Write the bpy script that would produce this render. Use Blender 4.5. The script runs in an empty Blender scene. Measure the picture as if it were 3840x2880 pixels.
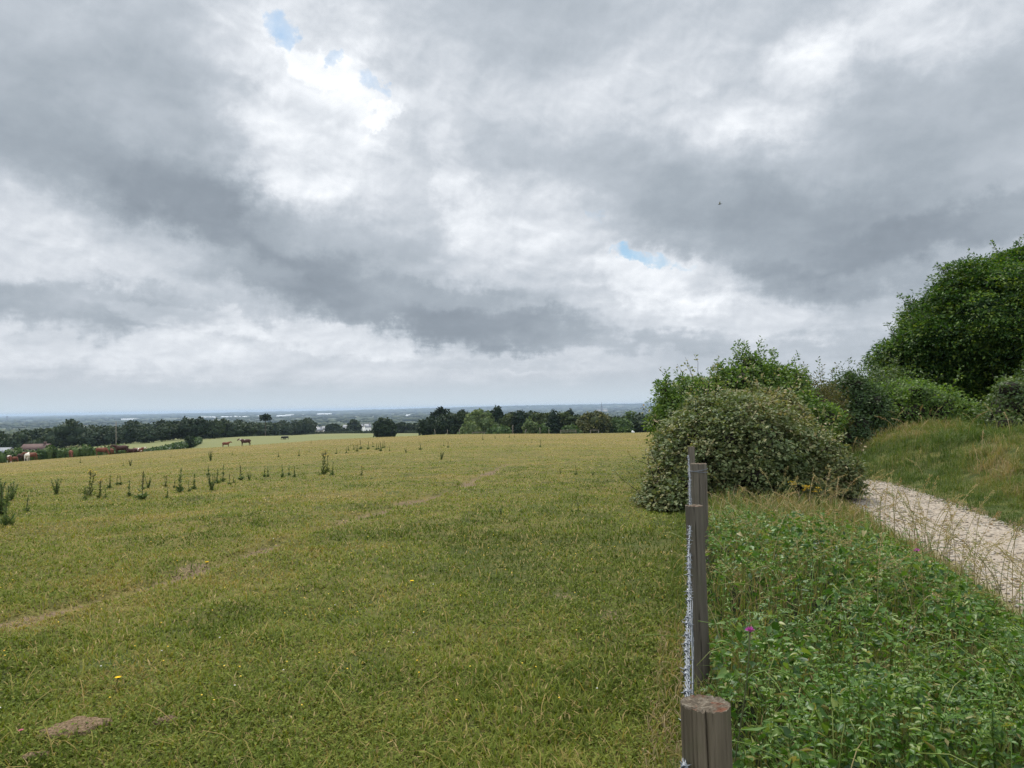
import bpy, bmesh, math, random
import numpy as np
from mathutils import Matrix, Vector

R = math.radians
SC = bpy.context.scene
COL = SC.collection
RNG = np.random.default_rng(11)

# ------------------------------------------------------------------ camera model
F = 768.0                      # focal length in pixels of the 1024x768 frame
PITCH = math.atan(22.5 / F)
ROLL = R(-0.99)
EYE = Vector((0, 0, 1.65))
RM = Matrix.Rotation(math.pi / 2 + PITCH, 3, 'X') @ Matrix.Rotation(ROLL, 3, 'Z')

def ray(px, py):
    return RM @ Vector(((px - 512) / F, -(py - 384) / F, -1.0))

cam_d = bpy.data.cameras.new('camera')
cam = bpy.data.objects.new('camera', cam_d)
COL.objects.link(cam)
cam.location = EYE
cam.rotation_euler = RM.to_euler()
cam_d.sensor_width = 36
cam_d.lens = 36 * F / 1024
cam_d.clip_start = 0.05
cam_d.clip_end = 90000
SC.camera = cam

# ------------------------------------------------------------------ numpy helpers
def hash2(ix, iy, seed):
    h = np.sin(ix * 127.1 + iy * 311.7 + seed * 74.7) * 43758.5453
    return h - np.floor(h)

def vnoise(x, y, seed=0):
    x = np.asarray(x, float); y = np.asarray(y, float)
    ix = np.floor(x); iy = np.floor(y)
    fx = x - ix; fy = y - iy
    fx = fx * fx * (3 - 2 * fx); fy = fy * fy * (3 - 2 * fy)
    a = hash2(ix, iy, seed); b = hash2(ix + 1, iy, seed)
    c = hash2(ix, iy + 1, seed); d = hash2(ix + 1, iy + 1, seed)
    return (a * (1 - fx) + b * fx) * (1 - fy) + (c * (1 - fx) + d * fx) * fy

def fbm(x, y, seed=0, o=3):
    s = 0; a = .5; t = 0
    for i in range(o):
        s = s + a * vnoise(np.asarray(x) * 2 ** i, np.asarray(y) * 2 ** i, seed + i * 13); t += a; a *= .5
    return s / t

def sstep(a, b, x):
    t = np.clip((np.asarray(x, float) - a) / (b - a), 0, 1)
    return t * t * (3 - 2 * t)

def unit(v):
    return v / np.maximum(np.linalg.norm(v, axis=-1, keepdims=True), 1e-9)

def rdir(n, rng=RNG):
    return unit(rng.normal(size=(n, 3)))

# ------------------------------------------------------------------ terrain
FA = math.atan(.236)                                   # direction of the fence line
FD = np.array([math.sin(FA), math.cos(FA)])
FN = np.array([math.cos(FA), -math.sin(FA)])
FU0 = .034                                             # the fence passes this far right of the camera

def uv(x, y):
    return x * FN[0] + y * FN[1] - FU0, x * FD[0] + y * FD[1]

def uv_xy(u, v):
    return (u + FU0) * FN[0] + v * FD[0], (u + FU0) * FN[1] + v * FD[1]

TC = np.array([-1, -.65, -.566, -.5, -.427, -.33, -.25, -.1, 0, .16, .4, 1])
TS = np.array([.075, .050, .0447, .041, .036, .0334, .0299, .026, .0268, .0278, .026, .02])
ROWS = [
    (0, 0 * TC), (12, 0 * TC), (24, -TS * 9), (60, -TS * 57), (150, -TS * 150),
    (172, -TS * 172 - np.array([2, 1.5, 1.5, 1.3, .5, .1, 0, 0, 0, 0, 0, 0])),
    (195, -TS * 195 - np.array([3, 2.5, 2.3, 2.2, 1.7, 1.3, .8, .1, .1, .1, 0, 0])),
    (235, np.array([-18, -13.2, -11.6, -10.5, -9.2, -9.1, -8.8, -8.7, -8.6, -8.4, -7, -5])),
    (350, np.array([-22, -15.5, -13.5, -12.2, -10.7, -9.9, -9.6, -10.3, -11.5, -11.5, -9, -6])),
    (500, np.array([-28, -20, -18, -17, -16, -15.5, -15, -15, -15, -15, -14, -10])),
    (700, np.array([-34, -27, -24.5, -23, -21.5, -20.5, -19.8, -19.5, -20, -20, -18, -14])),
    (1000, -34 + 0 * TC), (2500, -52 + 0 * TC), (5000, -58 + 0 * TC), (11000, -60 + 0 * TC),
    (14500, np.array([-60, -56, -52, -50, -45, -45, -40, -25, -8, -4, -4, -4.])),
    (17500, np.array([-60, -60, -58, -56, -50, -45, -50, -30, -12, -6, -6, -6.])),
    (27000, -62 + 0 * TC)]
RY = np.array([r[0] for r in ROWS], float)

def path_right(v):
    d = np.clip(v - 16.8, 0, None)
    return 4.10 - np.minimum(.10 * d * d, 1.6 - 1.2 * np.exp(-np.clip(d - 2, 0, None) / 2.))

def path_left(v):
    return path_right(v) - 1.75

def base_h(x, y):
    ye = np.maximum(y, np.abs(x)); ye = np.maximum(ye, 1e-3)
    ye = np.where(y < 0, np.maximum(np.abs(x), 1e-3), ye)
    t = np.clip(x / ye, -1, 1)
    cols = np.stack([np.interp(t, TC, r[1]) for r in ROWS], 0)
    i = np.clip(np.searchsorted(RY, ye, side='right') - 1, 0, len(RY) - 2)
    f = np.clip((ye - RY[i]) / (RY[i + 1] - RY[i]), 0, 1)
    a = np.take_along_axis(cols, i[None], 0)[0]; b = np.take_along_axis(cols, i[None] + 1, 0)[0]
    return a * (1 - f) + b * f

def H(x, y):
    x = np.atleast_1d(np.asarray(x, float)); y = np.atleast_1d(np.asarray(y, float))
    z = base_h(x, y)
    u, v = uv(x, y)
    r = np.hypot(x, y)
    near = sstep(60, 30, r)
    pr = path_right(v)
    bank = sstep(0, 3.4, u - pr - .15) * 1.0 * sstep(-10, 2, v) * sstep(90, 35, v)
    bank = bank * (.82 + .36 * fbm(u * .5, v * .3, 3))
    onp = sstep(.25, 0, np.abs(u - (pr - .87)) - .87)
    verge = sstep(-.15, .3, u) * sstep(0, .5, pr - 1.75 - u) * .06
    z = z + bank + verge * near - onp * .05 * near
    bump = (fbm(x * .8, y * .8, 7) - .5) * .10 + (fbm(x * 4, y * 4, 9) - .5) * .035
    z = z + bump * near * (1 - .7 * onp) + (fbm(x * .05, y * .05, 5) - .5) * .5 * sstep(25, 60, r) * sstep(900, 300, r)
    z = z + (fbm(x * .0015, y * .0015, 15) - .5) * 10 * sstep(1500, 5000, r)
    # rut of the cattle track across the pasture
    d = track_dist(x, y)
    z = z - .05 * sstep(.22, .05, d) * near
    return z

def _flat(px, py):
    d = ray(px, py); ys = np.geomspace(1.5, 200, 2500); k = ys / d.y
    i = int(np.argmax(EYE.z + d.z * k - base_h(d.x * k, ys) < 0)); return (d.x * k[i], ys[i])
TRK = np.array([(-9.5, 1.5), (-6.6, 4.2)] + [_flat(*p) for p in ((0, 625.8), (61, 606.7), (121.5, 589.4), (191, 572), (260, 549.4), (338.5, 523.4), (400, 504.7), (459.6, 487.5), (509, 464))])
def track_dist(x, y):
    d = np.full(x.shape, 99.)
    wob = (vnoise(x * 1.3, y * 1.3, 4) - .5) * .35
    for (x0, y0), (x1, y1) in zip(TRK[:-1], TRK[1:]):
        dx, dy = x1 - x0, y1 - y0
        t = np.clip(((x - x0) * dx + (y - y0) * dy) / (dx * dx + dy * dy), 0, 1)
        d = np.minimum(d, np.hypot(x - x0 - t * dx, y - y0 - t * dy))
    return np.abs(d + wob)

def h1(x, y):
    return float(H(x, y)[0])

def at(px, Y, py=None):
    """world x of picture column px at depth Y; with py also z."""
    d = ray(px, 406 if py is None else py)
    k = Y / d.y
    return (d.x * k, Y, EYE.z + d.z * k)

def on_ground(px, py, ymax=400):
    d = ray(px, py)
    ys = np.geomspace(1.5, ymax, 1500)
    k = ys / d.y
    g = EYE.z + d.z * k - H(d.x * k, ys)
    i = int(np.argmax(g < 0)) if (g < 0).any() else len(ys) - 1
    return (d.x * k[i], ys[i], float(H(d.x * k[i], ys[i])[0]))

# ------------------------------------------------------------------ object helpers
def tag(o, label=None, cat=None, group=None, kind=None):
    for k, v in (('label', label), ('category', cat), ('group', group), ('kind', kind)):
        if v: o[k] = v
    return o

def empty(name, loc, label=None, cat=None, group=None, rz=0):
    o = bpy.data.objects.new(name, None); COL.objects.link(o)
    o.location = loc; o.rotation_euler = (0, 0, rz); o.empty_display_size = .1
    return tag(o, label, cat, group)

def mesh_np(name, V, faces, mat, parent=None, attrs=None, smooth=False):
    """faces: list of integer arrays (n,k). attrs: name -> per-vertex floats."""
    me = bpy.data.meshes.new(name)
    V = np.ascontiguousarray(V, dtype=np.float32)
    me.vertices.add(len(V)); me.vertices.foreach_set('co', V.ravel())
    faces = [np.asarray(f, dtype=np.int32) for f in faces if len(f)]
    loops = np.concatenate([f.ravel() for f in faces])
    tot = np.concatenate([np.full(len(f), f.shape[1], np.int32) for f in faces])
    st = np.concatenate([[0], np.cumsum(tot)[:-1]]).astype(np.int32)
    me.loops.add(len(loops)); me.loops.foreach_set('vertex_index', loops)
    me.polygons.add(len(tot)); me.polygons.foreach_set('loop_start', st)
    me.polygons.foreach_set('loop_total', tot)
    if smooth: me.polygons.foreach_set('use_smooth', np.ones(len(tot), bool))
    for k, a in (attrs or {}).items():
        at_ = me.attributes.new(k, 'FLOAT', 'POINT'); at_.data.foreach_set('value', np.ascontiguousarray(a, np.float32))
    me.update(calc_edges=True); me.validate()
    if isinstance(mat, (list, tuple)):
        for m in mat: me.materials.append(m)
    else: me.materials.append(mat)
    o = bpy.data.objects.new(name, me); COL.objects.link(o)
    if parent is not None: o.parent = parent
    return o

def copy_tree(o, parent=None):
    c = o.copy(); COL.objects.link(c)
    if parent is not None: c.parent = parent
    for ch in list(o.children): copy_tree(ch, c)
    return c

# leaf shapes: vertices as (along, across, up), faces
T_DIA = (np.array([(0, 0, 0), (.42, .5, .07), (1, 0, -.12), (.42, -.5, .07)]), [(0, 1, 2), (0, 2, 3)])
T_OVA = (np.array([(0, 0, 0), (.16, .36, .08), (.5, .48, .12), (.82, .22, .02), (1, 0, -.12), (.82, -.22, .02), (.5, -.48, .12), (.16, -.36, .08), (.5, 0, 0)]),
         [(0, 1, 8), (1, 2, 8), (2, 3, 8), (3, 4, 8), (4, 5, 8), (5, 6, 8), (6, 7, 8), (7, 0, 8)])
T_ARW = (np.array([(0, 0, 0), (-.22, .30, .05), (.05, .48, .09), (.45, .33, .08), (1, 0, -.15), (.45, -.33, .08), (.05, -.48, .09), (-.22, -.30, .05), (.4, 0, 0)]),
         [(0, 1, 2), (0, 2, 8), (2, 3, 8), (3, 4, 8), (4, 5, 8), (5, 6, 8), (6, 0, 8), (6, 7, 0)])
T_QUAD = (np.array([(0, -.4, 0), (0, .4, 0), (.75, .5, .06), (1, 0, -.05), (.75, -.5, .06)]), [(0, 1, 2), (0, 2, 4), (2, 3, 4)])
T_BLADE = (np.array([(0, -.5, 0), (0, .5, 0), (.5, .42, .10), (.5, -.42, .10), (1, 0, -.12)]), [(0, 1, 2), (0, 2, 3), (3, 2, 4)])
T_ARCH = (np.array([(0, -.5, 0), (0, .5, 0), (.35, .5, .14), (.35, -.5, .14), (.7, .42, .12), (.7, -.42, .12), (1, 0, -.12)]),
          [(0, 1, 2), (0, 2, 3), (3, 2, 4), (3, 4, 5), (5, 4, 6)])

def scatter(tm, C, A, N, L, W, tint):
    """copies of one leaf shape -> V, F, tint per vertex"""
    tv, tf = tm
    n = len(C)
    A = unit(A); S = unit(np.cross(N, A)); N = np.cross(A, S)
    L = np.broadcast_to(L, n)[:, None, None]; W = np.broadcast_to(W, n)[:, None, None]
    V = C[:, None, :] + A[:, None, :] * tv[None, :, 0:1] * L + S[:, None, :] * tv[None, :, 1:2] * W + N[:, None, :] * tv[None, :, 2:3] * L
    k = len(tv)
    Fc = (np.array(tf)[None] + (np.arange(n) * k)[:, None, None]).reshape(-1, len(tf[0]))
    return V.reshape(-1, 3), Fc, np.repeat(np.broadcast_to(tint, n), k)

class Acc:
    def __init__(s): s.V = []; s.F = []; s.T = []; s.n = 0
    def add(s, V, Fc, T=None):
        s.V.append(V)
        for f in (Fc if isinstance(Fc, list) else [Fc]):
            if len(f): s.F.append(np.asarray(f) + s.n)
        s.T.append(np.full(len(V), .5) if T is None else np.broadcast_to(T, len(V)))
        s.n += len(V)
    def build(s, name, mat, parent=None, smooth=False):
        by = {}
        for f in s.F: by.setdefault(f.shape[1], []).append(f)
        return mesh_np(name, np.concatenate(s.V), [np.concatenate(v) for v in by.values()], mat, parent, {'tint': np.concatenate(s.T)}, smooth)

def tube(P, rad, sides=6, cap=True):
    P = np.asarray(P, float); n = len(P)
    rad = np.broadcast_to(rad, n)
    T = np.gradient(P, axis=0) if n > 1 else np.array([[0, 0, 1.]])
    T = unit(T)
    ref = np.array([0, 0, 1.]) if abs(T[:, 2]).mean() < .9 else np.array([1., 0, 0])
    S = unit(np.cross(T, ref)); B = np.cross(T, S)
    a = np.arange(sides) * 2 * math.pi / sides
    V = (P[:, None] + (S[:, None] * np.cos(a)[None, :, None] + B[:, None] * np.sin(a)[None, :, None]) * rad[:, None, None]).reshape(-1, 3)
    i = np.arange(n - 1)[:, None] * sides; j = np.arange(sides)[None]; j2 = (j + 1) % sides
    Q = np.stack([i + j, i + j2, i + sides + j2, i + sides + j], -1).reshape(-1, 4)
    if cap:
        V = np.concatenate([V, P[-1:]])
        e = (n - 1) * sides
        Tt = np.stack([e + np.arange(sides), e + (np.arange(sides) + 1) % sides, np.full(sides, n * sides)], -1)
        return V, [Q, Tt]
    return V, [Q]

def box(x0, x1, y0, y1, z0, z1):
    V = np.array([(x, y, z) for z in (z0, z1) for y in (y0, y1) for x in (x0, x1)], float)
    return V, np.array([(0, 2, 3, 1), (4, 5, 7, 6), (0, 1, 5, 4), (2, 6, 7, 3), (0, 4, 6, 2), (1, 3, 7, 5)])

_bm = bmesh.new(); bmesh.ops.create_icosphere(_bm, subdivisions=2, radius=1)
ICO_V = np.array([v.co[:] for v in _bm.verts]); ICO_F = np.array([[v.index for v in f.verts] for f in _bm.faces]); _bm.free()
_bm = bmesh.new(); bmesh.ops.create_icosphere(_bm, subdivisions=1, radius=1)
IC1_V = np.array([v.co[:] for v in _bm.verts]); IC1_F = np.array([[v.index for v in f.verts] for f in _bm.faces]); _bm.free()

def lump(c, r, rng, amp=.25, lo=False):
    v, f = (IC1_V, IC1_F) if lo else (ICO_V, ICO_F)
    k = 1 + (rng.random(len(v)) - .5) * 2 * amp
    return np.asarray(c) + v * np.asarray(r) * k[:, None], f

# ------------------------------------------------------------------ materials
def nt_new(name):
    m = bpy.data.materials.new(name); m.use_nodes = True
    nt = m.node_tree; nt.nodes.clear()
    return m, nt

class NB:
    """small node-building helper"""
    def __init__(s, nt): s.nt = nt
    def n(s, t, ins=None, **kw):
        nd = s.nt.nodes.new(t)
        for k, v in kw.items(): setattr(nd, k, v)
        for k, v in (ins or {}).items():
            sk = nd.inputs[k]
            if isinstance(v, bpy.types.NodeSocket): s.nt.links.new(v, sk)
            else: sk.default_value = v
        return nd
    def math(s, op, a, b=None, c=None, clamp=False):
        nd = s.nt.nodes.new('ShaderNodeMath'); nd.operation = op; nd.use_clamp = clamp
        for i, v in enumerate((a, b, c)):
            if v is None: continue
            if isinstance(v, bpy.types.NodeSocket): s.nt.links.new(v, nd.inputs[i])
            else: nd.inputs[i].default_value = v
        return nd.outputs[0]
    def ramp(s, f, stops, interp='LINEAR'):
        nd = s.nt.nodes.new('ShaderNodeValToRGB'); nd.color_ramp.interpolation = interp
        e = nd.color_ramp.elements
        e[0].position, e[0].color = stops[0][0], (*stops[0][1], 1)
        e[1].position, e[1].color = stops[-1][0], (*stops[-1][1], 1)
        for p, c in stops[1:-1]:
            el = e.new(p); el.color = (*c, 1)
        s.nt.links.new(f, nd.inputs[0])
        return nd.outputs[0]
    def mix(s, f, a, b, bt='MIX'):
        nd = s.nt.nodes.new('ShaderNodeMix'); nd.data_type = 'RGBA'; nd.blend_type = bt
        for i, v in ((0, f), (6, a), (7, b)):
            if isinstance(v, bpy.types.NodeSocket): s.nt.links.new(v, nd.inputs[i])
            else: nd.inputs[i].default_value = v if i == 0 else (*v, 1)
        return nd.outputs[2]
    def noise(s, vec, scale, detail=3, rough=.55, dist=0., out=0):
        nd = s.n('ShaderNodeTexNoise', {'Scale': scale, 'Detail': detail, 'Roughness': rough, 'Distortion': dist})
        if vec is not None: s.nt.links.new(vec, nd.inputs['Vector'])
        return nd.outputs[out]
    def mapr(s, v, a, b, c=0., d=1., t='LINEAR'):
        nd = s.n('ShaderNodeMapRange', {0: v, 1: a, 2: b, 3: c, 4: d}, interpolation_type=t)
        return nd.outputs[0]
    def attr(s, name):
        return s.n('ShaderNodeAttribute', attribute_name=name).outputs['Fac']

def foliage(name, stops, trans=.35, rough=.5, spec=.35, obj_var=0.):
    spec = spec * .6; rough = min(rough + .1, .8)
    m, nt = nt_new(name); b = NB(nt)
    tint = b.attr('tint')
    if obj_var:
        oi = b.n('ShaderNodeObjectInfo')
        tint = b.math('ADD', tint, b.math('MULTIPLY', b.math('SUBTRACT', oi.outputs['Random'], .5), obj_var), clamp=True)
    col = b.ramp(tint, stops)
    pb = b.n('ShaderNodeBsdfPrincipled', {'Base Color': col, 'Roughness': rough, 'Specular IOR Level': spec})
    tc = b.mix(.5, col, (.10, .13, .01), 'ADD')
    tc = b.mix(1., col, (1.5, 1.6, .7), 'MULTIPLY')
    tr = b.n('ShaderNodeBsdfTranslucent', {'Color': tc})
    mx = b.n('ShaderNodeMixShader', {0: trans, 1: pb.outputs[0], 2: tr.outputs[0]})
    out = b.n('ShaderNodeOutputMaterial', {'Surface': mx.outputs[0]})
    return m

def plain(name, col, rough=.8, var=.3, scale=8., bump=0., spec=.3, metal=0., col2=None, dist=.02):
    m, nt = nt_new(name); b = NB(nt)
    tcn = b.n('ShaderNodeTexCoord')
    nz = b.noise(tcn.outputs['Object'], scale, 5, .6)
    c2 = col2 or tuple(c * (1 - var) for c in col)
    f = b.mapr(nz, .3, .7)
    c = b.mix(f, c2, col)
    pb = b.n('ShaderNodeBsdfPrincipled', {'Base Color': c, 'Roughness': rough, 'Specular IOR Level': spec, 'Metallic': metal})
    if bump:
        bp = b.n('ShaderNodeBump', {'Height': nz, 'Strength': bump, 'Distance': dist})
        nt.links.new(bp.outputs[0], pb.inputs['Normal'])
    b.n('ShaderNodeOutputMaterial', {'Surface': pb.outputs[0]})
    return m

# ------------------------------------------------------------------ ground sheet
def ground_material():
    m, nt = nt_new('ground'); b = NB(nt)
    pos = b.n('ShaderNodeNewGeometry').outputs['Position']
    dry, dirt, far = b.attr('dry'), b.attr('dirt'), b.attr('far')
    n1 = b.noise(pos, .35, 4, .6)
    n2 = b.noise(pos, 2.6, 4, .65)
    n3 = b.noise(pos, 26., 3, .7)
    n4 = b.noise(pos, 110., 2, .7)
    green = b.ramp(n2, [(.28, (.026, .040, .009)), (.5, (.052, .066, .015)), (.72, (.090, .098, .026))])
    straw = b.ramp(n2, [(.25, (.115, .086, .026)), (.55, (.165, .122, .038)), (.8, (.21, .155, .055))])
    f = b.math('ADD', dry, b.math('MULTIPLY', b.math('SUBTRACT', n1, .5), 1.1))
    f = b.math('ADD', f, b.math('MULTIPLY', b.math('SUBTRACT', n2, .5), .7))
    f = b.math('ADD', f, b.math('MULTIPLY', b.math('SUBTRACT', n3, .5), .8), clamp=True)
    c = b.mix(f, green, straw)
    lush = b.mapr(b.noise(pos, .62, 3, .6, .6), .61, .70)
    lush = b.math('MULTIPLY', lush, b.math('SUBTRACT', 1.05, dry, clamp=True))
    c = b.mix(b.math('MULTIPLY', lush, .7), c, (.035, .065, .016))
    soil = b.ramp(n3, [(.3, (.075, .050, .028)), (.7, (.19, .138, .082))])
    d = b.math('ADD', dirt, b.math('MULTIPLY', b.math('SUBTRACT', n3, .5), .9))
    d = b.math('MULTIPLY', b.mapr(d, .38, .62), b.mapr(dirt, .02, .1))
    c = b.mix(d, c, soil)
    k = b.ramp(n4, [(.25, (.45, .45, .45)), (.5, (1, 1, 1)), (.75, (1.45, 1.45, 1.4))])
    c = b.mix(b.math('SUBTRACT', 1., far, clamp=True), c, b.mix(1., c, k, 'MULTIPLY'))
    # cut hay and cereal fields below the pasture, then the patchwork of the plain
    sx = b.n('ShaderNodeSeparateXYZ', {0: pos})
    low = b.mix(b.noise(pos, .04, 4), (.105, .125, .045), (.155, .150, .062))
    c = b.mix(b.attr('crop'), c, low)
    mp = b.n('ShaderNodeMapping', {0: pos}); mp.inputs['Scale'].default_value = (.0016, .0028, 0)
    vo = b.n('ShaderNodeTexVoronoi', {0: mp.outputs[0], 'Scale': 1., 'Randomness': 1.}, feature='F1')
    cs = b.n('ShaderNodeSeparateColor', {0: vo.outputs['Color']})
    plainc = b.ramp(cs.outputs[0], [(0, (.022, .036, .016)), (.5, (.034, .050, .022)), (.72, (.055, .068, .032)), (.88, (.12, .11, .055)), (.95, (.20, .175, .10)), (1, (.18, .165, .13))], 'CONSTANT')
    c = b.mix(far, c, plainc)
    hgt = b.math('ADD', n3, b.math('MULTIPLY', n4, .5))
    bp = b.n('ShaderNodeBump', {'Height': hgt, 'Strength': .6, 'Distance': .04})
    pb = b.n('ShaderNodeBsdfPrincipled', {'Base Color': c, 'Roughness': .9, 'Specular IOR Level': .12, 'Normal': bp.outputs[0]})
    b.n('ShaderNodeOutputMaterial', {'Surface': pb.outputs[0]})
    return m

def dryness(x, y):
    r = np.hypot(x, y)
    u, v = uv(x, y)
    d = np.interp(r, [3, 7, 14, 28, 60, 110], [.27, .31, .38, .50, .68, .80])
    d = d - .16 * sstep(-6, -1, u) * sstep(60, 12, r) * sstep(4, 8, r)
    d = np.where(u > 0, .02 + .12 * fbm(x * .4, y * .4, 31), d)
    d = d + (fbm(x * .12, y * .12, 33) - .5) * .35
    d = d + .05 * sstep(.5, .15, track_dist(x, y)) * sstep(60, 20, r)
    return np.clip(d, 0, 1)

PATCHES = [(196, 570, .30, .66), (345, 523, .3, .55), (562, 596, .18, .5), (612, 616, .25, .5), (512, 601, .22, .35), (640, 548, .3, .35)]
PW = [(on_ground(a, b_)[:2], r_, s_) for a, b_, r_, s_ in PATCHES]

def dirtness(x, y):
    d = .86 * sstep(1., .1, track_dist(x, y) / (.06 + .012 * np.hypot(x, y))) * (.66 + .4 * vnoise(x * .9, y * .9, 44)) * sstep(55, 24, np.hypot(x, y))
    for (cx, cy), r_, s_ in PW:
        d = np.maximum(d, s_ * sstep(1.25, .2, np.hypot((x - cx), (y - cy) * .8) / r_))
    u, v = uv(x, y)
    pl, pr = path_left(v), path_right(v)
    return np.maximum(d, .85 * sstep(-.25, .05, u - pl) * sstep(.25, -.05, u - pr))

def build_ground():
    rr = np.concatenate([[.02], np.geomspace(.6, 26500, 620)])
    an = np.concatenate([np.linspace(-52, 52, 520), np.linspace(52, 308, 80)[1:-1]]) * math.pi / 180
    Rg, Ag = np.meshgrid(rr, an, indexing='ij')
    x = (Rg * np.sin(Ag)).ravel(); y = (Rg * np.cos(Ag)).ravel()
    z = H(x, y)
    nr, na = len(rr), len(an)
    i = np.arange(nr - 1)[:, None] * na; j = np.arange(na)[None]; j2 = (j + 1) % na
    Q = np.stack([i + j, i + j2, i + na + j2, i + na + j], -1).reshape(-1, 4)[:, ::-1]
    r = np.hypot(x, y); t = x / np.maximum(y, 1)
    crop = sstep(175, 230, r) * np.where(y > 0, 1, 0)
    o = mesh_np('ground', np.stack([x, y, z], 1), [Q], ground_material(), None,
                {'dry': dryness(x, y), 'dirt': dirtness(x, y), 'far': sstep(650, 900, r), 'crop': crop}, True)
    tag(o, kind='structure', label='grazed pasture of short grass running out to a wide plain')
build_ground()

def gravel_material():
    m, nt = nt_new('chalk_gravel'); b = NB(nt)
    pos = b.n('ShaderNodeNewGeometry').outputs['Position']
    v1 = b.n('ShaderNodeTexVoronoi', {0: pos, 'Scale': 24.}); v2 = b.n('ShaderNodeTexVoronoi', {0: pos, 'Scale': 60.})
    s1 = b.n('ShaderNodeSeparateColor', {0: v1.outputs['Color']})
    big = b.noise(pos, 1.2, 4, .6)
    c = b.ramp(s1.outputs[0], [(0, (.225, .185, .142)), (.5, (.275, .230, .180)), (1, (.345, .300, .245))])
    c = b.mix(b.mapr(big, .35, .7, 0, .55), c, (.235, .190, .140))
    e = b.math('MULTIPLY', b.attr('edge'), .8)
    c = b.mix(b.mapr(b.math('ADD', e, b.math('MULTIPLY', b.math('SUBTRACT', b.noise(pos, 5, 4), .5), .8)), .4, .7), c, (.15, .13, .06))
    hh = b.math('ADD', b.math('MULTIPLY', v1.outputs['Distance'], -1.), b.math('MULTIPLY', v2.outputs['Distance'], -.5))
    bp = b.n('ShaderNodeBump', {'Height': hh, 'Strength': .8, 'Distance': .02})
    pb = b.n('ShaderNodeBsdfPrincipled', {'Base Color': c, 'Roughness': .9, 'Specular IOR Level': .2, 'Normal': bp.outputs[0]})
    b.n('ShaderNodeOutputMaterial', {'Surface': pb.outputs[0]})
    return m
M_GRAV = gravel_material()

def build_path():
    v = np.linspace(-14, 27, 420); w = np.linspace(0, 1, 30)
    Vg, Wg = np.meshgrid(v, w, indexing='ij')
    el = (fbm(v * 1.4, v * 0, 51) - .5) * .5; er = (fbm(v * 1.4, v * 0 + 9, 52) - .5) * .5
    pl = path_left(v) + el; pr = path_right(v) + er
    U = pl[:, None] * (1 - Wg) + pr[:, None] * Wg
    x, y = uv_xy(U.ravel(), Vg.ravel())
    z = H(x, y) + .03 + .02 * (fbm(x * 3, y * 3, 55) - .5) - .035 * sstep(.12, 0, np.minimum(Wg, 1 - Wg).ravel())
    nv, nw = Vg.shape
    i = np.arange(nv - 1)[:, None] * nw; j = np.arange(nw - 1)[None]
    Q = np.stack([i + j, i + j + 1, i + nw + j + 1, i + nw + j], -1).reshape(-1, 4)[:, ::-1]
    ed = sstep(.22, 0, np.minimum(Wg, 1 - Wg).ravel()) + .35 * sstep(.12, 0, np.abs(Wg.ravel() - .52))
    o = mesh_np('gravel_path', np.stack([x, y, z], 1), [Q], M_GRAV, None, {'edge': ed}, True)
    tag(o, kind='structure', label='pale chalk gravel track curving behind the bramble bush')
    # loose stones
    n = 6500
    vv = 3 + 18 * RNG.random(n); uu = path_left(vv) + .08 + 1.58 * RNG.random(n)
    x, y = uv_xy(uu, vv); z = H(x, y) + .032
    a = Acc()
    r = .008 + .022 * RNG.random(n) ** 2.5
    k = IC1_V * 1.0
    V = np.stack([x, y, z], 1)[:, None] + k[None] * (r[:, None] * np.array([1, 1, .6]))[:, None] * (1 + .5 * (RNG.random((n, len(k), 1)) - .5))
    Fc = (IC1_F[None] + (np.arange(n) * len(k))[:, None, None]).reshape(-1, 3)
    o = mesh_np('gravel', V.reshape(-1, 3), [Fc], M_STONE, None, {'tint': np.repeat(RNG.random(n), len(k))}, False)
    tag(o, 'loose chalk stones lying on the pale track', 'gravel', kind='stuff')
def stone_mat():
    m, nt = nt_new('chalk_stone'); b = NB(nt)
    c = b.ramp(b.attr('tint'), [(0, (.19, .155, .115)), (.5, (.275, .235, .185)), (1, (.38, .34, .285))])
    pb = b.n('ShaderNodeBsdfPrincipled', {'Base Color': c, 'Roughness': .9, 'Specular IOR Level': .2})
    b.n('ShaderNodeOutputMaterial', {'Surface': pb.outputs[0]})
    return m
M_STONE = stone_mat()
build_path()
# ------------------------------------------------------------------ sky, sun, air
SUN_AZ, SUN_EL = R(-17), R(56)

def px_azel(px, py):                 # picture column/row of the 2212-wide view -> azimuth, elevation
    d = ray(px / 2.16016, py / 2.16016).normalized()
    return math.atan2(d.x, d.y), math.asin(d.z)

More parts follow.
